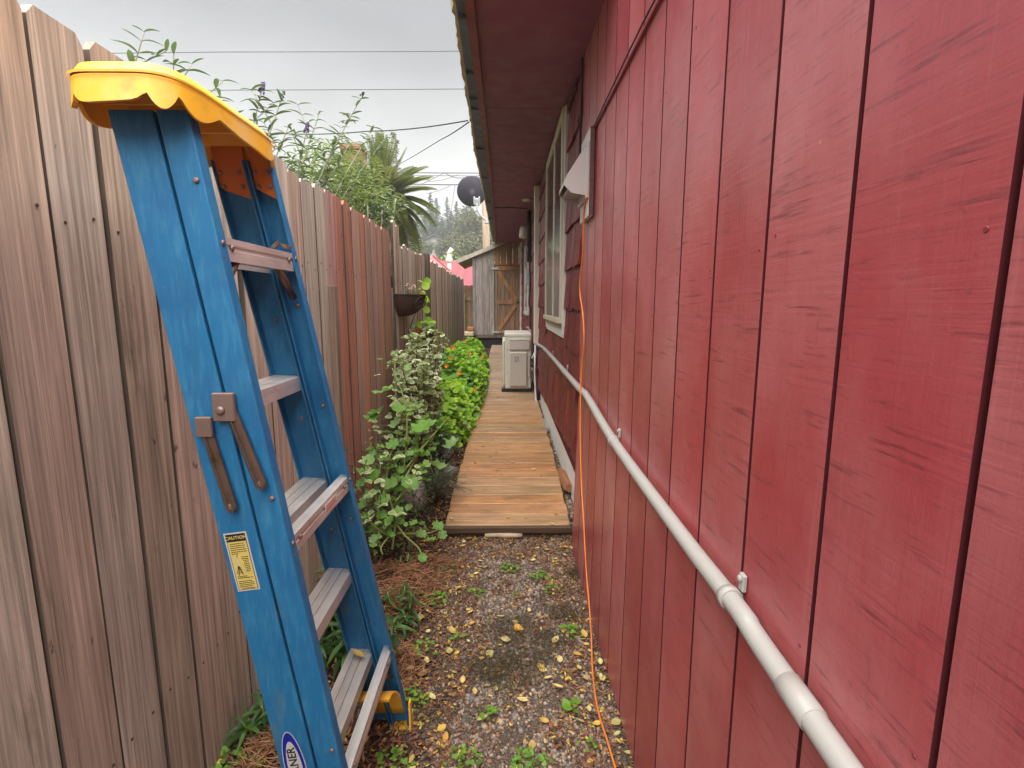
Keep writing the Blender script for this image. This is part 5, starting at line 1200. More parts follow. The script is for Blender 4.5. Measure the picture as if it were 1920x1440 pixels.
stone(858, 790, 0.06, 0.10, 0.075, 'mossy upright stone touching the boardwalk edge', 'stone', 0.16, 0.1)
stone(836, 862, 0.06, 0.075, 0.06, 'rounded grey stone half hidden by lobed leaves', 'stone', 0.12)
stone(845, 890, 0.045, 0.06, 0.04, 'small dark stone below the rounded grey stone', 'stone', 0.11)
stone(813, 775, 0.05, 0.06, 0.05, 'grey stone under the cream edged shrub', 'stone', 0.16)
stone(868, 752, 0.06, 0.09, 0.05, 'dark stone by the boardwalk below the nasturtiums', 'purplestone', 0.2)
stone(822, 742, 0.05, 0.06, 0.05, 'grey stone deep between shrub and nasturtium', 'stone', 0.2)

# stake, post with a vine, baskets
mb = MB(); mb.box((-0.016, -0.022, 0), (0.016, 0.022, 1.43), bev=0.003)
mb.obj('wooden_stake', M['fence'], mx=Matrix.Translation((-0.864, 2.62, zg(-0.86, 2.6) - 0.01)) @ Matrix.Rotation(0.006, 4, 'X'), color=(0.27, 0.19, 0.14), label='thin wooden stake standing against the fence right of ladder', cat='stake')
vp = thing('vine_post', 'dark leaning post against the fence with a round leaved vine', 'post', (-0.845, 5.62, zg(-0.85, 5.6)))
mb = MB(); mb.box((-0.035, -0.05, 0), (0.03, 0.05, 1.90 - zg(0, 5.6)), mx=Matrix.Rotation(-0.01, 4, 'X'), bev=0.006); mb.obj('post', M['fence_dark'], vp)
st = MB(); O_ = Vector(vp.location); pts = smooth([at(x, y, X=-0.79) - O_ for x, y in ((792, 610), (797, 585), (801, 560), (796, 540), (800, 520))], 5); st.tube(pts, 0.005, 5); st.obj('vine_stem', M['stemgreen'], vp)
for x, y, px in ((789, 527, 13), (802, 527, 14), (798, 536, 15), (792, 551, 12), (795, 561, 15), (803, 562, 13), (800, 581, 13), (792, 574, 9), (802, 600, 14), (810, 606, 16), (795, 603, 12), (806, 618, 14), (786, 609, 12)):
    p = at(x, y, X=-0.77) - O_; link('leaf', R.choice(LV['nast']), vp, mx=frame(p, rdir(-.2, .2), Vector((0.6, -0.8, 0.3)), px / 960 * 5.4, 0))
def basket(name, y0, y1, zt, zb, dp, lab, wires=True):
    t_ = thing('wall_basket', lab, 'planter', (-0.862, (y0 + y1) / 2, zt), 'half round wall baskets on the fence'); n = 14; k = (y1 - y0) / 2
    mb = MB(); secs = []
    for j in range(6):
        f = j / 5; s_ = math.cos(f * PI / 2 * 0.92); secs.append([Vector((dp * s_ * math.sin(PI * i / n), -k * (0.35 + 0.65 * s_) * math.cos(PI * i / n), -(zt - zb) * math.sin(f * PI / 2))) for i in range(n + 1)])
    mb.loft(secs, 0, False, True, closed=True); mb.add(secs[0], [tuple(range(n + 1))]); mb.obj('liner', M['rustwire'], t_)
    mb = MB(); mb.tube([p + Vector((0.004, 0, 0.004)) for p in secs[0]], 0.006, 6); mb.tube([Vector((0, -k, 0)), Vector((0, k, 0))], 0.006, 6)
    for c0 in (-0.45, 0.45):                         # scroll ironwork
        pts = []
        for i in range(22):
            g = i / 21 * 2.6 * PI; r = 0.062 * (1 - i / 27); u = c0 * k + r * math.cos(g + (0 if c0 < 0 else PI)) * 1.2; z = -(zt - zb) * 0.38 + r * math.sin(g)
            x = dp * math.sqrt(max(0.0, 1 - (u / k) ** 2)) * math.cos(math.asin(min(1, -z / (zt - zb))) * 0.92); pts.append(Vector((x + 0.007, u, z)))
        mb.tube(pts, 0.0045, 5)
    mb.obj('scroll_frame', M['scrollmetal'], t_); return t_
tb = basket('wall_basket', 4.02, 4.56, 1.485, 1.315, 0.20, 'brown half round scrollwork basket with pale pink flowers, high on fence')
fl = MB(); stt = MB()
for _ in range(60):
    p = Vector((R.uniform(0.02, 0.17), R.uniform(-0.2, 0.22), 0)); q = p + Vector((R.uniform(-.03, .03), R.uniform(-.04, .04), R.uniform(0.03, 0.09))); stt.tube([p, q], 0.0016, 3)
    if R.random() < 0.5: link('flower', FP, tb, mx=frame(q, rdir(), (0, -0.4, 1), R.uniform(0.012, 0.022)))
stt.obj('flower_stem', M['lightleaf'], tb)
t2 = basket('wall_basket', 4.55, 5.05, 1.16, 0.98, 0.20, 'dark lower basket behind the cream shrub holding red geraniums')
O_ = Vector(t2.location); st = MB()
for x, y, px, fm in ((775, 622, 9, FR), (777, 619, 8, FR), (772, 624, 8, FR), (795, 617, 8, FP), (797, 620, 6, FP)):
    p = at(x, y, X=-0.72); p.y = min(max(p.y, 4.2), 5.0); p = at(x, y, Y=4.25) if p.y < 4.0 else p; p = p - O_
    link('flower', fm, t2, mx=frame(p, rdir(), (0.2, -1, 0.5), px / 960 * 4.4)); st.tube([p, p + Vector((0.0, 0.06, -0.12))], 0.003, 4)
for _ in range(26): 
    p = Vector((R.uniform(0.02, 0.2), R.uniform(-0.22, 0.24), R.uniform(0.0, 0.08))); link('leaf', R.choice(LV['geran']), t2, mx=frame(p, rdir(), jitter_up(), R.uniform(0.03, 0.05), 0))
mb = MB(); mb.tube([at(784, 575, X=-0.80) - O_, at(773, 603, X=-0.80) - O_, at(765, 624, X=-0.80) - O_], 0.004, 5); mb.obj('hanger', M['scrollmetal'], t2); st.obj('flower_stem', M['stemgreen'], t2)
# cut blocks beside the shed
for (x, y, z, sx, sz, m_, lab) in ((-0.87, 12.2, 0.40, 0.11, 0.27, 'fence_dark', 'dark block at the bottom beside the shed corner'), (-0.86, 12.2, 0.675, 0.12, 0.11, 'paleblock', 'pale cut block lying on the dark one by the shed'), (-0.83, 12.22, 0.79, 0.075, 0.10, 'brickwood', 'small orange tan block topmost by the shed corner')):
    mb = MB(); mb.box((-sx, -0.09, 0), (sx, 0.09, sz), bev=0.02); mb.obj('wood_block', M[m_], mx=Matrix.Translation((x, y, z)) @ Matrix.Rotation(R.uniform(-.2, .2), 4, 'Z'), label=lab, cat='wood block', group='blocks stacked by the shed')

# ------------------------------------------------------------------ shrubs and palm beyond the fence
def bush(label, base, tops, sprig, leafpx=1.0, maxleaf=250, side=True):
    t_ = thing('butterfly_bush', label, 'shrub', base, 'butterfly bushes behind the fence'); O_ = Vector(base); cap_ = maxleaf // len(tops)
    for (x, y, Yv, fl_) in tops:
        n_l = 0
        tip = at(x, y, Y=Yv) - O_; p0 = Vector((R.uniform(-.1, .1), R.uniform(-.2, .2), 0.9)); mid_ = p0.lerp(tip, 0.55) + Vector((R.uniform(-.05, .05) - tip.x * 0.12, 0, 0.12))
        pts = smooth([Vector((p0.x * 0.5, p0.y * 0.5, 0)), p0, mid_, tip], 9); k0 = len(pts); st = MB(); st.tube(pts, [0.008 - 0.006 * i / k0 for i in range(k0)], 5)
        nodes = [(pts[i], (pts[i] - pts[i - 1]).normalized(), 1.0 - 0.5 * max(0, (i / k0 - 0.75) * 4) ** 2) for i in range(k0 - 15, k0)]
        if side:
            for i in range(k0 - 13, k0 - 3, 3):                   # short side shoots
                d = ((pts[i] - pts[i - 1]).normalized() + rdir(0, 0.5) * 0.9).normalized(); l_ = R.uniform(0.08, 0.2); q = pts[i] + d * l_; st.tube([pts[i], q], 0.0022, 4)
                nodes += [(pts[i] + d * l_ * f, d, 0.75) for f in (0.4, 0.7, 1.0)]
        st.obj('stem', M['stempale'], t_)
        for ni, (p, d, s_) in enumerate(sorted(nodes, key=lambda q: -q[0].z)):
            g = ni * 1.9 + R.uniform(-.3, .3)
            for sg in (0, PI):
                if n_l >= cap_: break
                e = Vector((math.cos(g + sg), math.sin(g + sg) * 0.8, R.uniform(0.0, 0.5))); put_leaf(t_, 'bud', p, e + d * 0.25, R.uniform(0.075, 0.115) * s_ * sprig, (0, 0, 1), roll=R.uniform(-.3, .3)); n_l += 1
        if fl_:
            fm = MB()
            for _ in range(50 if fl_ == 2 else 16):
                u = R.random(); q = pts[-1] + (pts[-1] - pts[-2]).normalized() * 0.05 * u; rr_ = 0.013 * (1 - u * 0.7); o2 = rdir(-1, 1) * rr_; fm.lathe([(0.004, -0.003), (0.005, 0), (0.002, 0.004)], 5, 0, Matrix.Translation(q + o2))
            fm.obj('flower_spike', M['purple'] if fl_ == 2 else M['budleaf'], t_)
    return t_
bush('butterfly bush with tallest arching sprigs behind the fence', (-1.45, 3.3, 0), [(675, 186, 3.4, 1), (598, 214, 3.3, 0), (640, 240, 3.6, 0), (700, 240, 4.2, 0), (720, 262, 4.4, 0), (655, 270, 3.6, 0), (574, 248, 3.0, 2), (690, 290, 4.4, 0), (620, 300, 3.5, 0)], 1.0, 1.0, 290)
bush('butterfly bush with two upright purple tipped sprigs above the ladder', (-1.5, 2.55, 0), [(490, 172, 2.75, 2), (527, 188, 2.8, 1), (480, 228, 2.7, 0), (540, 240, 2.9, 0), (515, 300, 2.9, 0), (555, 290, 3.1, 0), (590, 330, 3.2, 0), (566, 318, 3.1, 0)], 0.95, 1.0, 260)
bush('butterfly bush at the fence behind the ladder top', (-1.6, 1.9, 0), [(418, 152, 2.3, 0), (410, 190, 2.3, 0), (442, 216, 2.4, 0), (360, 120, 2.2, 0), (320, 160, 2.1, 0), (270, 60, 2.1, 0), (385, 200, 2.3, 0)], 0.95, 1.0, 240)
def mass_shrub(label, base, blobs, n_l, m, ls, cat='shrub', name='leafy_shrub', up=0.6, stems_=12):
    t_ = thing(name, label, cat, base); O_ = Vector(base); mb = MB(); st = MB()
    lm = leaf_lance(1, 0.26, 0.4, 0.3, 3).mesh('tmp', m)
    for _ in range(n_l):
        c, r = R.choice(blobs); c = Vector(c); u = rdir(-1, 1) * (R.random() ** 0.45); p = c + Vector((u.x * r[0], u.y * r[1], u.z * r[2]))
        add_leaf(mb, lm, frame(p - O_, rdir(-0.3, 0.3 + up), jitter_up(), R.uniform(0.7, 1.3) * ls))
    for _ in range(stems_):
        c, r = R.choice(blobs); c = Vector(c) - O_; tip = c + Vector((R.uniform(-1, 1) * r[0], R.uniform(-1, 1) * r[1], r[2] * R.uniform(-0.2, 0.35))); st.tube(smooth([Vector((tip.x * 0.2, tip.y * 0.2, 0)), tip * 0.6, tip], 4), 0.007, 4)
    st.obj('stem', M['stempale'], t_); mb.obj('leaf_mass', m, t_, kind='stuff'); return t_
mass_shrub('light green bushy shrub filling the gap behind the fence top', (-1.6, 4.4, 0), [(at(640, 330, Y=4.5), (0.28, 0.5, 0.35)), (at(670, 350, Y=4.8), (0.30, 0.5, 0.35)), (at(690, 375, Y=5.0), (0.30, 0.5, 0.28)), (at(715, 395, Y=5.0), (0.2, 0.4, 0.22)), (at(610, 320, Y=4.2), (0.2, 0.4, 0.25)), (at(650, 380, Y=4.4), (0.4, 0.5, 0.3)), (at(600, 350, Y=3.9), (0.3, 0.4, 0.28))], 2500, M['lightleaf'], 0.06)
mass_shrub('low silvery shrub poking over the fence near the palm', (-1.35, 4.9, 0), [(at(715, 410, Y=4.8), (0.12, 0.3, 0.14)), (at(700, 395, Y=4.6), (0.15, 0.3, 0.16)), (at(735, 380, Y=5.2), (0.12, 0.3, 0.14))], 700, M['greyleaf'], 0.05)
# palm
pc = at(716, 362, Y=11.5); pb = Vector((pc.x, pc.y, zg(pc.x, 11.5)))
pm = thing('palm_tree', 'palm with arching green fronds and a skirt of dead ones', 'palm', pb)
mb = MB(); hz = pc.z - pb.z; mb.tube([(0, 0, 0), (0.02, 0, hz * 0.5), (0, 0, hz - 0.15), (0, 0, hz + 0.1)], [0.26, 0.24, 0.30, 0.14], 14); mb.obj('trunk', M['bark'], pm)
def frond(L, arch, m, wl=0.26, n=30):
    mb = MB(); pts = [Vector((0, L * t, L * (0.5 * t * (1 - arch) - arch * 0.75 * t * t + 0.22 * t))) for t in np.linspace(0, 1, 10)]
    mb.tube(pts, [0.020 - 0.017 * i / 9 for i in range(10)], 4)
    for i in range(n):
        t = 0.14 + 0.86 * i / n; k = t * 9; a = int(k); p = pts[a].lerp(pts[min(a + 1, 9)], k - a); l_ = wl * L * (math.sin(PI * (0.12 + 0.80 * t)) ** 0.8)
        for sg in (-1, 1):
            d = Vector((sg * 0.85, 0.62, 0.22)).normalized() * l_; q = p + d + Vector((0, 0, -0.22 * l_)); s_ = Vector((0, 0.011, 0.002)); md = p + d * 0.55 
            mb.add([p - s_, p + s_, md + s_ * 1.4, q, md - s_ * 1.4], [(0, 1, 2, 3, 4)])
    return mb.mesh('frond', m)
FG = [frond(1.24, a, M['palm'], w_, 30) for a, w_ in ((0.12, 0.12), (0.45, 0.19), (0.8, 0.22), (1.1, 0.22))]; FD = [frond(1.05, 1.2, M['palmdead'], 0.12, 18)]
for i in range(118):
    f = i / 118; az = i * 2.39996; elv = rad(84 - 118 * f ** 0.85) ; k = 0 if f < 0.3 else 1 if f < 0.55 else 2 if f < 0.8 else 3
    mx = Matrix.Translation((0, 0, hz - 0.05 - 0.22 * f)) @ Matrix.Rotation(az, 4, 'Z') @ Matrix.Rotation(elv - (0.3 if k < 2 else 0.1), 4, 'X') @ Matrix.Diagonal((1, R.uniform(0.8, 1.05) * (0.85 if f < 0.25 else 1), 1, 1))
    link('frond', FG[k], pm, mx=mx)
for i in range(64):
    mx = Matrix.Translation((0, 0, hz - 0.30 - R.uniform(0, .25))) @ Matrix.Rotation(i * 2.4, 4, 'Z') @ Matrix.Rotation(rad(-66 - R.uniform(0, 20)), 4, 'X') @ Matrix.Diagonal((1, R.uniform(0.6, 0.9), 1, 1)); link('dead_frond', FD[0], pm, mx=mx)

# ------------------------------------------------------------------ neighbours' houses
nb = thing('neighbour_house', 'white walled house with grey roof and mossy brick chimney behind shrubs', 'house', (-4.6, 17, zg(-4.6, 17))); O_ = Vector(nb.location)
zr = at(560, 304, Y=15).z
mb = MB(); mb.box(Vector((-9, 15.8, 0)) - O_, Vector((-4.75, 19.5, zr - 0.7)) - O_); mb.obj('wall', M['whitewall'], nb)
mb = MB(); e0 = Vector((-9.3, 15.2, zr - 1.05)); 
mb.loft([[Vector((-9.3, 15.2, zr - 0.75)) - O_, Vector((-9.3, 17.4, zr + 0.05)) - O_, Vector((-9.3, 19.8, zr - 0.75)) - O_, Vector((-9.3, 19.8, zr - 0.85)) - O_, Vector((-9.3, 15.2, zr - 0.85)) - O_], [Vector((-4.6, 15.2, zr - 0.75)) - O_, Vector((-4.6, 17.4, zr + 0.05)) - O_, Vector((-4.6, 19.8, zr - 0.75)) - O_, Vector((-4.6, 19.8, zr - 0.85)) - O_, Vector((-4.6, 15.2, zr - 0.85)) - O_]])
rf = mb.obj('roof', M['greyroof'], nb)
ca, cb = at(640, 268, Y=15.5), at(678, 268, Y=15.5)
mb = MB(); mb.box(Vector((ca.x, 15.5, 2.0)) - O_, Vector((cb.x, 16.1, ca.z)) - O_, bev=0.02); mb.box(Vector((ca.x - 0.05, 15.45, ca.z - 0.18)) - O_, Vector((cb.x + 0.05, 16.15, ca.z - 0.06)) - O_, bev=0.02); mb.obj('chimney', M['brickmoss'], nb)
for x0 in (-8.2, -6.4):
    mb = MB(); mb.box(Vector((x0, 15.76, 1.6)) - O_, Vector((x0 + 1.0, 15.795, 2.9)) - O_); w_ = mb.obj('window', M['whitepaint'], nb)
    mb = MB(); mb.box(Vector((x0 + 0.08, 15.745, 1.68)) - O_, Vector((x0 + 0.92, 15.758, 2.82)) - O_); mb.obj('pane', M['glass'], w_)
# house with the red metal roof
rh = thing('red_roofed_house', 'house with a faded red metal roof behind the fence end', 'house', (-4.5, 28, zg(-4, 28))); O_ = Vector(rh.location)
RY = 28
ra, rb_ = at(700, 477, Y=RY), at(812, 478, Y=RY)
mb = MB(); mb.box(Vector((-3.6, RY + 0.6, 0)) - O_, Vector((1.5, RY + 7, ra.z - 1.3)) - O_); mb.obj('wall', M['whitewall'], rh)
mb = MB()          # main roof, slope facing the alley
z2 = at(850, 489, Y=RY + 2.5).z
mb.loft([[Vector((-4, RY - 1.5, z2 - 1.7)) - O_, Vector((-4, RY + 2.5, z2)) - O_, Vector((-4, RY + 7.5, z2 - 1.9)) - O_, Vector((-4, RY + 7.5, z2 - 2.0)) - O_, Vector((-4, RY - 1.5, z2 - 1.78)) - O_], [Vector((1.8, RY - 1.5, z2 - 1.7)) - O_, Vector((1.8, RY + 2.5, z2)) - O_, Vector((1.8, RY + 7.5, z2 - 1.9)) - O_, Vector((1.8, RY + 7.5, z2 - 2.0)) - O_, Vector((1.8, RY - 1.5, z2 - 1.78)) - O_]])
rf = mb.obj('roof', M['pinkroof'], rh)
mb = MB()
for x in np.arange(-3.9, 1.7, 0.42):               # standing seams
    mb.loft([[Vector((x - 0.012, RY - 1.5, z2 - 1.70)) - O_, Vector((x + 0.012, RY - 1.5, z2 - 1.70)) - O_, Vector((x + 0.012, RY - 1.5, z2 - 1.665)) - O_, Vector((x - 0.012, RY - 1.5, z2 - 1.665)) - O_], [Vector((x - 0.012, RY + 2.45, z2 - 0.02)) - O_, Vector((x + 0.012, RY + 2.45, z2 - 0.02)) - O_, Vector((x + 0.012, RY + 2.45, z2 + 0.015)) - O_, Vector((x - 0.012, RY + 2.45, z2 + 0.015)) - O_]])
mb.obj('roof_seams', M['pinkroof'], rf, kind='stuff')
mb = MB()          # left wing: ridge level along the alley's width, its near slope falls towards the fence
gx = at(812, 480, Y=26).x; gz = at(812, 480, Y=26).z; e1 = at(864, 526, Y=24.6); xl_ = -12.5
mb.loft([[Vector((xl_, 24.6, e1.z)) - O_, Vector((xl_, 26, gz)) - O_, Vector((xl_, 30, gz - 2.6)) - O_, Vector((xl_, 30, gz - 2.7)) - O_, Vector((xl_, 26, gz - 0.1)) - O_, Vector((xl_, 24.6, e1.z - 0.1)) - O_],
         [Vector((e1.x, 24.6, e1.z)) - O_, Vector((gx, 26, gz)) - O_, Vector((gx + 0.4, 30, gz - 2.6)) - O_, Vector((gx + 0.4, 30, gz - 2.7)) - O_, Vector((gx, 26, gz - 0.1)) - O_, Vector((e1.x, 24.6, e1.z - 0.1)) - O_]])
mb.obj('wing_roof', M['pinkroof'], rh)
mb = MB(); mb.tube([Vector((e1.x, 24.6, e1.z + 0.02)) - O_, Vector((gx, 26, gz + 0.02)) - O_], 0.05, 6); mb.obj('roof_trim', M['redtrim'], rh)
mb = MB(); mb.box(Vector((xl_ + 0.3, 25.2, 0)) - O_, Vector((gx - 0.2, 29.6, gz - 2.0)) - O_); mb.obj('wing_wall', M['whitewall'], rh)
q0, q1 = at(842, 506, Y=27.6), at(842, 475, Y=27.6)
mb = MB(); mb.tube([q0 - O_ - Vector((0, 0, 0.4)), q1 - O_ - Vector((0, 0, 0.5))], 0.11, 10); mb.lathe([(0.11, -0.5), (0.17, -0.45), (0.18, -0.25), (0.12, -0.2), (0.12, 0.0), (0.16, 0.05)], 12, 0, Matrix.Translation(q1 - O_)); mb.tube([q1 - O_, q1 - O_ + Vector((0.16, 0, 0.25))], [0.13, 0.11], 10); mb.obj('vent_pipe', M['whitepaint'], rh)
# grey house on the hill
gp = at(818, 470, Y=75); gh = thing('hillside_house', 'pale grey gabled house among the trees on the hill', 'house', (gp.x, 75, zg(-10, 75))); O_ = Vector(gh.location)
xl, xr_, zt, zb = at(792, 450, Y=75).x, at(832, 450, Y=75).x, at(815, 440, Y=75).z, at(815, 452, Y=75).z
mb = MB(); xm = (xl + xr_) / 2 + 0.3
mb.loft([[Vector((xl, yv, 0)) - Vector((O_.x, O_.y, 0)), Vector((xr_, yv, 0)) - Vector((O_.x, O_.y, 0)), Vector((xr_, yv, zb)) - O_, Vector((xm, yv, zt - 0.1)) - O_, Vector((xl, yv, zb)) - O_] for yv in (75, 82)]); mb.obj('wall', M['greyhouse'], gh)
mb = MB(); mb.loft([[Vector((xl - 0.4, yv, zb - 0.2)) - O_, Vector((xm, yv, zt + 0.1)) - O_, Vector((xr_ + 0.4, yv, zb - 0.2)) - O_, Vector((xm, yv, zt - 0.05)) - O_] for yv in (74.5, 82.5)]); mb.obj('roof', M['greyroof'], gh)
for x0 in (0.25, 0.6):
    mb = MB(); xx = xl + (xr_ - xl) * x0; mb.box(Vector((xx, 74.9, zb - 1.7)) - O_, Vector((xx + 0.6, 74.98, zb - 0.6)) - O_); mb.obj('window', M['glass'], gh)

# ------------------------------------------------------------------ trees on the hill
def conifer_meshes(seed):
    rr = random.Random(seed); mb = MB(); lv = 26
    for i in range(lv):
        f = i / (lv - 1); z = 0.12 + 0.88 * f; r = 0.24 * (1 - f) ** 0.8 + 0.012
        for k in range(int(9 - 4 * f)):
            a = rr.uniform(0, 2 * PI); L_ = r * rr.uniform(0.55, 1.15); n_ = 5
            for j in range(n_):
                t = (j + 0.6) / n_; c = Vector((math.cos(a) * L_ * t, math.sin(a) * L_ * t, z - 0.16 * L_ * t * t - 0.02 * t)); s_ = 0.035 * (1.2 - 0.6 * t) * (0.6 + 0.6 * (1 - f))
                for _ in range(3):
                    d = Vector((rr.uniform(-1, 1), rr.uniform(-1, 1), rr.uniform(-1, 0.3))) * s_; e = Vector((rr.uniform(-1, 1), rr.uniform(-1, 1), rr.uniform(-.6, .6))) * s_ * 0.6
                    mb.add([c - e, c + e, c + d], [(0, 1, 2)])
    return mb.mesh('conifer_crown', M['conif'])
CM = [conifer_meshes(s_) for s_ in (1, 2, 3)]
tk = MB(); tk.tube([(0, 0, 0), (0, 0, 0.97)], [0.016, 0.003], 7); TK = tk.mesh('conifer_trunk', M['bark'])
def broad_mesh(seed, m, n=3800, fine=0.03):
    rr = random.Random(seed); mb = MB(); bl = []
    for _ in range(16):
        a = rr.uniform(0, 2 * PI); z = rr.uniform(0.25, 0.92); r = 0.30 * math.sin(PI * min(0.95, z)) ** 0.7 * rr.uniform(0.3, 1); bl.append((Vector((r * math.cos(a), r * math.sin(a), z)), rr.uniform(0.09, 0.17)))
    for _ in range(n):
        c, r = rr.choice(bl); u = Vector((rr.gauss(0, 1), rr.gauss(0, 1), rr.gauss(0, 1))).normalized() * rr.random() ** 0.35 * r; p = c + u
        d = Vector((rr.uniform(-1, 1), rr.uniform(-1, 1), rr.uniform(-1, 1))).normalized() * fine; e = Vector((rr.uniform(-1, 1), rr.uniform(-1, 1), rr.uniform(-1, 1))).normalized() * fine * 0.6
        mb.add([p - e, p + e, p + d], [(0, 1, 2)])
    return mb.mesh('broad_crown', m)
BMS = [broad_mesh(s_, M['olive']) for s_ in (5, 6, 7)]
bt = MB(); bt.tube([(0, 0, 0), (0.01, 0, 0.3), (0, 0.01, 0.7)], [0.028, 0.022, 0.008], 7)
for a in (0.4, 2.3, 4.4): bt.tube([(0.01, 0, 0.3), (0.18 * math.cos(a), 0.18 * math.sin(a), 0.62)], [0.014, 0.005], 5)
BT = bt.mesh('broad_trunk', M['bark'])
def tree(kind, px, ytop, Yv, wk, label, group, me=None, name=None):
    top = at(px, ytop, Y=Yv); z0 = zg(top.x, Yv); h = top.z - z0
    t_ = thing(name or ('conifer_tree' if kind == 'c' else 'broadleaf_tree'), label, 'tree', (top.x, Yv, z0), group)
    t_.scale = (h * wk, h * wk, h); t_.rotation_euler = (0, 0, R.uniform(0, 6))
    link('crown', me or R.choice(CM if kind == 'c' else BMS), t_); link('trunk', TK if kind == 'c' else BT, t_); return t_
CG = 'tall conifers fading into haze on the hill'; BG = 'olive green trees massed on the hill'
for i, (px, yt, Yv, wk, lab) in enumerate([(807, 362, 95, 0.75, 'leftmost tall hazy conifer beside the palm'), (818, 372, 100, 0.8, 'hazy conifer just right of the leftmost tall one'), (838, 370, 105, 0.6, 'slim hazy conifer standing alone against the sky'), (856, 378, 92, 0.8, 'hazy conifer left of the dish'), (829, 408, 88, 1.1, 'broad grey conifer above the hillside house'), (797, 395, 98, 0.9, 'hazy conifer partly hidden by palm fronds'), (846, 396, 90, 1.0, 'dark hazy conifer below the dish left rim'), (868, 392, 86, 1.0, 'conifer directly under the dish'), (780, 400, 105, 0.9, 'hazy conifer deep behind the palm'), (760, 395, 110, 0.9, 'hazy conifer hidden behind the palm crown'), (811, 400, 96, 1.2, 'grey conifer low between the tall ones')]):
    tree('c', px, yt, Yv, wk * 1.75, lab, CG)
for i, (px, yt, Yv, wk, lab) in enumerate([(880, 392, 66, 0.9, 'large olive tree filling the view left of the power pole'), (862, 400, 70, 0.85, 'tall olive tree under the dish'), (895, 402, 60, 0.9, 'olive tree behind the power pole'), (850, 430, 62, 1.2, 'broad olive tree right of the hillside house'), (905, 430, 55, 1.1, 'brownish olive tree behind the pole foot'), (870, 445, 52, 1.3, 'low olive tree above the red roof'), (835, 452, 60, 1.2, 'low tree in front of the hillside house'), (800, 455, 62, 1.2, 'low tree left of the hillside house'), (780, 448, 66, 1.3, 'low tree behind the palm skirt'), (925, 420, 64, 1.0, 'olive tree mostly hidden by the eave'), (890, 455, 48, 1.5, 'low olive tree behind the shed roof'), (755, 450, 70, 1.3, 'low tree behind the palm trunk')]):
    tree('b', px, yt, Yv, wk, lab, BG)
tree('b', 847, 462, 42, 0.9, 'small lime green tree behind the white roof pipe', None, broad_mesh(9, M['limetree'], 900, 0.05), 'lime_tree')
# thin spindly tree beside the palm
sp_ = at(741, 250, Y=40); sb = Vector((sp_.x, 40, zg(sp_.x, 40))); tt = thing('spindly_tree', 'thin bare spindly tree with tufted branches rising beside the palm', 'tree', sb); h = sp_.z - sb.z
mb = MB(); mb.tube([(0, 0, 0), (0.05, 0, h * 0.6), (0, 0, h)], [0.2, 0.12, 0.03], 7); lf = MB()
for i in range(34):
    f = 0.52 + 0.48 * i / 33; a = R.uniform(0, 2 * PI); l_ = R.uniform(0.3, 1.1) * (1.25 - f); q = Vector((math.cos(a) * l_, math.sin(a) * l_, h * f + l_ * 0.3)); mb.tube([Vector((0.02, 0, h * f)), q], 0.025, 4)
    for _ in range(26): 
        c = q + rdir(-1, 1) * R.uniform(0, 0.22); d = rdir(-1, 1) * 0.11; e = rdir(-1, 1) * 0.06; lf.add([c - e, c + e, c + d], [(0, 1, 2)])
mb.obj('trunk', M['bark'], tt); lf.obj('crown', M['conif'], tt)

# ------------------------------------------------------------------ gravel, litter, coir, weeds, fallen leaves
def scatter_mesh(name, pts, scl, quat_like, base_v, base_f, m, **k):
    n = len(pts); bv = np.array(base_v); nb_ = len(bv); A = quat_like
    V = np.einsum('nij,kj->nki', A, bv) * scl[:, None, :] if scl.ndim == 2 and False else np.einsum('nij,nkj->nki', A, bv[None] * scl[:, None, :])
    V = (V + pts[:, None, :]).reshape(-1, 3); bf = np.array(base_f); F = (bf[None] + (np.arange(n) * nb_)[:, None, None]).reshape(-1, bf.shape[1])
    me = bpy.data.meshes.new(name); me.vertices.add(len(V)); me.vertices.foreach_set('co', V.ravel()); fl_ = F.ravel(); me.loops.add(len(fl_)); me.loops.foreach_set('vertex_index', fl_)
    me.polygons.add(len(F)); me.polygons.foreach_set('loop_start', np.arange(len(F)) * bf.shape[1]); me.polygons.foreach_set('loop_total', np.full(len(F), bf.shape[1])); me.polygons.foreach_set('use_smooth', np.full(len(F), k.pop('sm', False)))
    me.update(calc_edges=True); me.materials.append(m); return link(name, me, kind='stuff')
def rots(n, tilt=PI):
    a = NP.uniform(0, 2 * PI, n); b = NP.uniform(-tilt, tilt, n); c = NP.uniform(-tilt, tilt, n)
    ca, sa, cb, sb_, cc, sc_ = np.cos(a), np.sin(a), np.cos(b), np.sin(b), np.cos(c), np.sin(c); Z = np.zeros(n); O = np.ones(n)
    rz = np.stack([np.stack([ca, -sa, Z], -1), np.stack([sa, ca, Z], -1), np.stack([Z, Z, O], -1)], 1); ry = np.stack([np.stack([cb, Z, sb_], -1), np.stack([Z, O, Z], -1), np.stack([-sb_, Z, cb], -1)], 1); rx_ = np.stack([np.stack([O, Z, Z], -1), np.stack([Z, cc, -sc_], -1), np.stack([Z, sc_, cc], -1)], 1)
    return rz @ ry @ rx_
bm = bmesh.new(); bmesh.ops.create_icosphere(bm, subdivisions=1, radius=1); bm.verts.ensure_lookup_table(); ICV = [tuple(v.co) for v in bm.verts]; ICF = [tuple(v.index for v in f.verts) for f in bm.faces]; bm.free()
def field(n, x0, x1, y0, y1, zo, keep):
    x = NP.uniform(x0, x1, n); y = NP.uniform(y0, y1, n); k = keep(x, y); x, y = x[k], y[k]
    z = np.array([zg(a, c) for a, c in zip(x, y)]) + zo; return np.stack([x, y, z], 1)
def noise2(x, y, s_=1.0): return np.sin(x * 17 * s_ + 1.3) * np.cos(y * 11 * s_) + 0.6 * np.sin(x * 31 * s_ - y * 23 * s_)
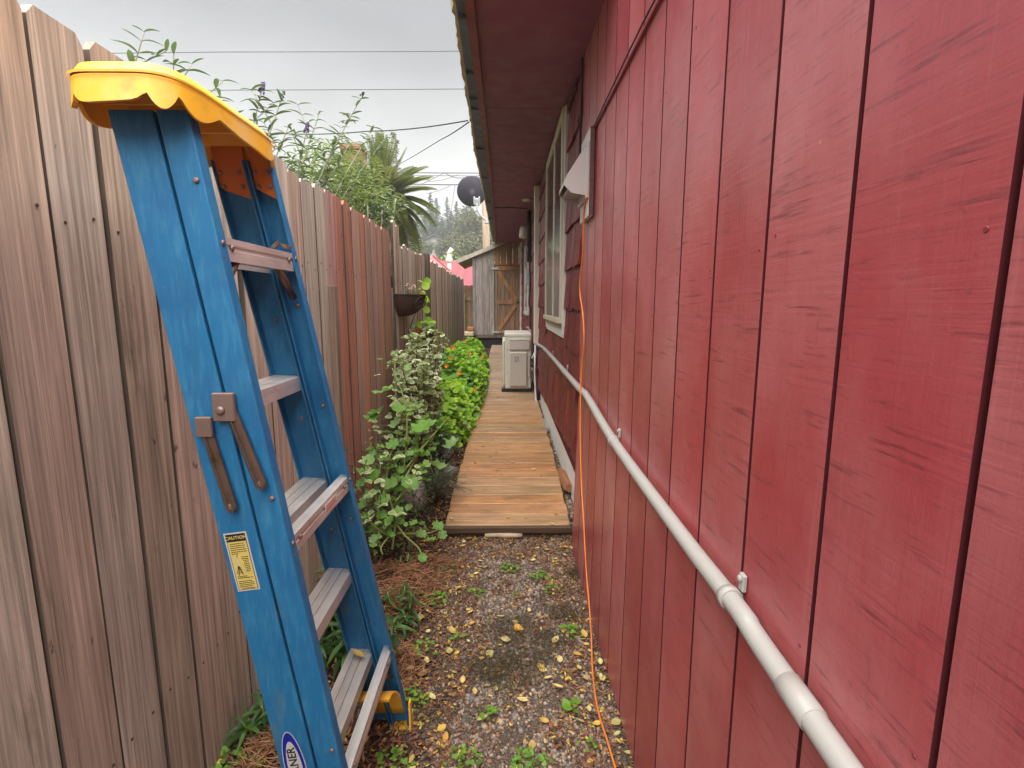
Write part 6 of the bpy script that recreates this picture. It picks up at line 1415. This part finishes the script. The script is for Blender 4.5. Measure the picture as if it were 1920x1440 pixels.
edge = lambda y: -0.30 + 0.05 * np.sin(y * 4) + 0.03 * np.sin(y * 11)
p = field(24000, -0.46, 0.41, 1.05, 2.92, 0.0005, lambda x, y: NP.random(len(x)) < np.clip((x - edge(y)) / 0.14 + 0.15, 0.0, 1) * (0.30 + 0.70 * (noise2(x, y) > -0.45)) * (1 - 0.75 * (noise2(x + 3.1, y + 1.7, 0.55) > 0.95)) * np.clip((0.37 - x) / 0.08 + 0.55, 0.3, 1))
s_ = np.exp(NP.normal(math.log(0.0050), 0.36, len(p)))[:, None] * NP.uniform(0.7, 1.3, (len(p), 3)); s_[:, 2] *= 0.7
scatter_mesh('gravel', p, s_, rots(len(p), 0.5), ICV, ICF, M['gravel'], sm=True)
p = field(2600, 0.39, 0.47, 2.9, 7.5, 0.004, lambda x, y: np.ones(len(x), bool)); s_ = np.exp(NP.normal(math.log(0.008), 0.35, len(p)))[:, None] * NP.uniform(0.7, 1.3, (len(p), 3))
scatter_mesh('gravel', p, s_, rots(len(p), 0.5), ICV, ICF, M['gravel'], sm=True)
LF_V = [(-0.5, 0, 0.06), (-0.15, -0.34, 0), (0.35, -0.22, 0.10), (0.5, 0.05, -0.04), (0.1, 0.32, 0.08), (-0.3, 0.22, -0.03)]; LF_F = [(0, 1, 2, 3, 4, 5)]
dens = lambda x, y: np.clip(0.13 + 1.0 * (x > 0.22 + 0.05 * np.sin(y * 7)) * (0.5 + 0.2 * y / 2) + 0.9 * (np.abs(x - edge(y)) < 0.16) + 0.8 * (noise2(x, y) > 0.75) + 0.9 * (y > 2.62), 0, 1)
p = field(9500, -0.62, 0.42, 1.05, 2.90, 0.009, lambda x, y: NP.random(len(x)) < dens(x, y)); s_ = NP.uniform(0.008, 0.026, len(p))[:, None] * np.stack([np.ones(len(p)), NP.uniform(0.4, 1.0, len(p)), NP.uniform(0.6, 2.5, len(p))], 1)
scatter_mesh('leaf_litter', p, s_, rots(len(p), 0.45), LF_V, LF_F, M['litter'])
p = field(2600, -0.88, -0.36, 1.2, 6.0, 0.012, lambda x, y: np.ones(len(x), bool)); s_ = NP.uniform(0.010, 0.030, len(p))[:, None] * np.stack([np.ones(len(p)), NP.uniform(0.3, 0.9, len(p)), NP.uniform(0.6, 2.5, len(p))], 1)
scatter_mesh('leaf_litter', p, s_, rots(len(p), 0.6), LF_V, LF_F, M['litter'])
p = field(900, 0.385, 0.46, 2.9, 7.5, 0.014, lambda x, y: np.ones(len(x), bool)); s_ = NP.uniform(0.012, 0.03, len(p))[:, None] * np.stack([np.ones(len(p)), NP.uniform(0.3, 0.9, len(p)), NP.uniform(0.6, 2, len(p))], 1)
scatter_mesh('leaf_litter', p, s_, rots(len(p), 0.6), LF_V, LF_F, M['litter'])
p = field(1100, -0.45, -0.355, 2.85, 6.2, 0.02, lambda x, y: np.ones(len(x), bool)); s_ = NP.uniform(0.012, 0.032, len(p))[:, None] * np.stack([np.ones(len(p)), NP.uniform(0.4, 0.9, len(p)), NP.uniform(0.6, 2, len(p))], 1)
scatter_mesh('leaf_litter', p, s_, rots(len(p), 0.6), LF_V, LF_F, M['litter'])
# twigs and needle litter
TW_V = [(-0.5, -0.03, 0), (0.5, -0.02, 0.05), (0.5, 0.02, 0.05), (-0.5, 0.03, 0), (0, 0, 0.06)]; TW_F = [(0, 1, 4), (1, 2, 4), (2, 3, 4), (3, 0, 4)]
p = field(5200, -0.6, 0.42, 1.05, 2.9, 0.008, lambda x, y: NP.random(len(x)) < 0.25 + 0.75 * dens(x, y)); s_ = NP.uniform(0.012, 0.045, len(p))[:, None] * np.ones((1, 3)); s_[:, 1] *= NP.uniform(0.8, 2.2, len(p))
scatter_mesh('leaf_litter', p, s_, rots(len(p), 0.25), TW_V, TW_F, mat('brown_twig_litter', island=[(0.16, 0.075, 0.04), (0.09, 0.05, 0.03), (0.22, 0.12, 0.06), (0.30, 0.18, 0.10), (0.12, 0.06, 0.035)], rough=0.9))
# brown moss pads in the gravel
mp_ = []
for cx, cy, r in ((0.02, 2.02, 0.13), (0.10, 1.86, 0.12), (-0.06, 1.80, 0.11), (0.02, 1.74, 0.10), (0.26, 2.12, 0.08), (-0.28, 1.60, 0.10), (0.36, 2.45, 0.06), (0.2, 1.95, 0.08)):
    k = int(1500 * r / 0.1); a = NP.uniform(0, 2 * PI, k); q = r * np.sqrt(NP.random(k)) * NP.uniform(0.5, 1.1, k); mp_.append(np.stack([cx + q * np.cos(a) * 1.3, cy + q * np.sin(a), np.array([zg(cx, cy) + 0.006] * k)], 1))
p = np.concatenate(mp_); p[:, 2] += NP.uniform(0, 0.012, len(p)); s_ = NP.uniform(0.006, 0.014, len(p))[:, None] * np.array([[1, 2.0, 1]])
scatter_mesh('moss', p, s_, rots(len(p), 1.2), TW_V, TW_F, mat('brown_moss', island=[(0.055, 0.045, 0.02), (0.09, 0.065, 0.025), (0.04, 0.03, 0.018), (0.07, 0.075, 0.025)], rough=0.95))
# coir fibres pulled from the baskets
fb = MB()
for cx, cy, rx_, ry_, h, n_ in ((-0.44, 2.30, 0.12, 0.17, 0.10, 520), (-0.55, 2.12, 0.12, 0.16, 0.07, 460), (-0.40, 1.78, 0.07, 0.14, 0.05, 280), (-0.36, 2.52, 0.13, 0.10, 0.06, 240), (-0.62, 2.35, 0.10, 0.14, 0.09, 240), (-0.75, 1.40, 0.08, 0.14, 0.06, 260)):
    for _ in range(n_):
        a = R.uniform(0, 2 * PI); q = R.random() ** 0.5; c = Vector((cx + rx_ * q * math.cos(a), cy + ry_ * q * math.sin(a), 0)); c.z = zg(c.x, c.y) + h * (1 - q * q) * R.uniform(0.3, 1) + 0.006
        d = rdir(-0.2, 0.25) * R.uniform(0.02, 0.05); e = rdir(-0.3, 0.3) * R.uniform(0.01, 0.03); pts = smooth([c - d, c + e * 0.5, c + d + e], 3); fb.tube(pts, R.uniform(0.0007, 0.0017), 3, cap=False)
fb.obj('coir_mat', M['coir'], kind='stuff')
# weeds
def weed(px, py, r, n_, lab, sc=1.0, kind='clov'):
    q = at(px, py, Z=0.02); t_ = thing('clover_weed', lab, 'weed', (q.x, q.y, zg(q.x, q.y)), 'small green weeds in the gravel'); st = MB()
    for _ in range(n_):
        a = R.uniform(0, 2 * PI); k = r * R.random() ** 0.6; p = Vector((k * math.cos(a) * 1.2, k * math.sin(a), R.uniform(0.012, 0.035) * (1.3 - k / r * 0.6))); 
        link('leaf', LV['clov'][0], t_, mx=frame(p, rdir(-.15, .15), jitter_up(0.5), R.uniform(0.010, 0.020) * sc, 0)); st.tube([Vector((p.x * 0.6, p.y * 0.6, 0.0)), p], 0.0008, 3, cap=False)
    st.obj('stem', M['stemgreen'], t_)
for px, py, r, n_, lab, sc in ((996, 1425, 0.055, 46, 'largest clover patch at the bottom of the gravel', 1), (867, 1420, 0.05, 30, 'clover patch left of the largest one, bottom of gravel', 1), (953, 1073, 0.045, 26, 'clover tuft nearest the boardwalk, left one', 1), (1013, 1088, 0.045, 26, 'clover tuft near the boardwalk, right one', 1), (917, 1340, 0.045, 16, 'sparse clover above the bottom patches', 1.1), (812, 1130, 0.06, 40, 'bright clover beside the brown coir mat', 1.1), (795, 1220, 0.05, 22, 'clover patch right of the far ladder rail', 1), (770, 1310, 0.06, 34, 'clover patch behind the yellow ladder foot', 1), (895, 1120, 0.035, 18, 'small clover tuft in the upper left gravel', 0.9), (1035, 1113, 0.035, 14, 'faint clover tuft in the upper right gravel', 0.9), (860, 1200, 0.03, 12, 'small clover sprig among brown leaves', 0.9), (1068, 1190, 0.05, 20, 'clover growing by the orange cord', 1.1), (1075, 1325, 0.03, 7, 'single broad sprig with a yellow leaf near cord', 1.8), (970, 1122, 0.02, 10, 'tiny clover in the middle of the gravel', 0.8), (840, 1075, 0.04, 14, 'clover on dark soil below the boardwalk corner', 1.0), (735, 1425, 0.06, 30, 'clover beside the near yellow ladder foot', 1.0), (1100, 1395, 0.025, 8, 'small clover between cord and gravel', 0.9), (450, 1425, 0.07, 40, 'grassy clover between ladder and fence foot', 1.2)):
    weed(px, py, r, n_, lab, sc)
# yellow leaves
fixed = [(893, 1085), (885, 1088), (900, 1060), (878, 1148), (882, 1154), (885, 1176), (857, 1230), (868, 1276), (890, 1294), (846, 1184), (852, 1186), (828, 1362), (835, 1381), (998, 1390), (966, 1170), (938, 1158), (970, 1182), (948, 1202), (918, 1225), (920, 1228), (974, 1185), (1013, 1248), (1018, 1255), (1028, 1272), (1063, 1275), (1082, 1230), (1086, 1252), (1125, 1243), (1126, 1266), (1130, 1270), (1050, 1238), (1055, 1185), (1042, 1204), (1095, 1190), (1098, 1270), (1075, 1323), (1105, 1325), (1155, 1350), (1120, 1350), (1042, 1055), (1058, 1050), (1072, 1040), (1090, 1060), (1060, 1038), (868, 1035), (880, 1020), (870, 1028), (1025, 1040), (915, 1020), (1000, 1062), (790, 1105), (790, 1122), (788, 1165), (860, 1108), (760, 1175), (772, 1418), (770, 1442), (700, 1160), (843, 1225), (810, 1305), (905, 1345), (930, 1290), (980, 1310), (1020, 1350), (1045, 1290), (770, 1255), (792, 1262), (800, 1240), (745, 1335), (755, 1322), (742, 1190)]
GL = 'yellow leaves fallen on the gravel'
def leaf_label(x, y):
    if x < -0.30: return 'small yellow leaf fallen on dark soil and coir beside the ladder foot'
    if y > 2.5: return 'small yellow leaf among brown litter just in front of the boardwalk'
    if x > 0.24: return 'small yellow leaf lying near the orange cord along the wall foot'
    if y < 1.62: return 'small yellow leaf on the bare gravel at the very bottom'
    return 'small yellow leaf fallen on the middle of the gravel path' if y < 2.1 else 'small yellow leaf on the upper part of the gravel path'
for i, (px, py) in enumerate(fixed):
    q = at(px, py, Z=0.02); z = zg(q.x, q.y) + 0.013
    link('fallen_leaf', R.choice(LV['fallen']), mx=Matrix.Translation((q.x, q.y, z)) @ Euler((R.uniform(-.25, .25), R.uniform(-.25, .25), R.uniform(0, 6.28))).to_matrix().to_4x4() @ Matrix.Diagonal((*[R.uniform(0.026, 0.046)] * 3, 1)), label=leaf_label(q.x, q.y), cat='leaf', group=GL)
for i in range(95):
    x, y = R.uniform(-0.5, 0.40), R.uniform(1.2, 2.85)
    if R.random() > 0.35 + 0.65 * float(dens(np.array([x]), np.array([y]))[0]): continue
    link('fallen_leaf', R.choice(LV['fallen']), mx=Matrix.Translation((x, y, zg(x, y) + 0.012)) @ Euler((R.uniform(-.4, .4), R.uniform(-.4, .4), R.uniform(0, 6.28))).to_matrix().to_4x4() @ Matrix.Diagonal((*[R.uniform(0.014, 0.030)] * 3, 1)), label=leaf_label(x, y), cat='leaf', group=GL)
for px, py in ((904, 862), (919, 856), (924, 847), (930, 848), (960, 866), (891, 868), (932, 882), (909, 917), (876, 944), (842, 958), (846, 974), (1042, 964), (1035, 982), (930, 826), (966, 827), (953, 971), (986, 971), (1012, 946), (905, 836), (895, 800), (940, 790), (985, 800), (910, 770), (960, 755), (930, 735), (915, 720), (925, 700), (938, 690), (900, 830), (1000, 880), (880, 835), (925, 758), (934, 745), (948, 842)):
    q = at(px, py, Z=0.16)
    for _ in range(3): q = at(px, py, Z=zd(q.y) + 0.004)
    link('fallen_leaf', R.choice(LV['fallen']), mx=Matrix.Translation((q.x, q.y, zd(q.y) + 0.005)) @ Euler((R.uniform(-.15, .15), R.uniform(-.15, .15), R.uniform(0, 6.28))).to_matrix().to_4x4() @ Matrix.Diagonal((*[R.uniform(0.022, 0.042)] * 3, 1)), label='small pale yellow leaf lying on the far boardwalk planks near the heat pump' if q.y > 5 else 'small pale yellow leaf lying on the nearest boardwalk planks' if q.y < 3.7 else 'small pale yellow leaf lying halfway along the boardwalk', cat='leaf', group='leaves fallen on the boardwalk')
q = P(FF, FT, 1) + Vector((-0.04, -0.06, 0.018))
link('fallen_leaf', LV['fallen'][2], mx=Matrix.Translation(q) @ Euler((0.2, 0.5, 1.2)).to_matrix().to_4x4() @ Matrix.Diagonal((0.05, 0.05, 0.05, 1)), label='curled yellow leaf caught on the lowest ladder tread', cat='leaf', group=GL)

DL = mat('brown_dead_leaf', rand=[(0.22, 0.10, 0.05), (0.13, 0.07, 0.04), (0.34, 0.20, 0.10)], rough=0.8)
dlm = [m_.copy() for m_ in LV['fallen']]
for m_ in dlm: m_.materials.clear(); m_.materials.append(DL)
for k, fy, dx, dz, lab in ((5, 0.35, -0.03, 0.014, 'shrivelled brown leaf caught on the top ladder tread'), (5, 0.75, 0.045, 0.022, 'dead brown leaf scrap on the top back bar of the ladder'), (5, 0.86, 0.05, 0.022, 'smaller dead leaf scrap at the far end of the top back bar'), (5, 0.18, 0.0, -0.03, 'crumpled brown leaf wedged behind the top back bar')):
    q = P(NF, NT, k).lerp(P(FF, FT, k), fy) + Vector((dx, 0, dz))
    link('fallen_leaf', R.choice(dlm), mx=Matrix.Translation(q) @ Euler((R.uniform(-.6, .6), R.uniform(-.6, .6), R.uniform(0, 6))).to_matrix().to_4x4() @ Matrix.Diagonal((0.035, 0.03, 0.06, 1)), label=lab, cat='leaf')

# ------------------------------------------------------------------ air
if True:
    hz_ = MB(); hz_.box((-330, -70, -1.2), (330, 330, 62)); me = hz_.mesh('haze', [])
    m = bpy.data.materials.new('haze_air'); m.use_nodes = True; t = m.node_tree; t.nodes.clear()
    v = t.nodes.new('ShaderNodeVolumePrincipled'); v.inputs['Color'].default_value = (0.92, 0.94, 0.97, 1); v.inputs['Density'].default_value = 0.0021; v.inputs['Anisotropy'].default_value = 0.2
    o = t.nodes.new('ShaderNodeOutputMaterial'); t.links.new(v.outputs[0], o.inputs['Volume']); me.materials.append(m)
    link('haze', me, kind='stuff')
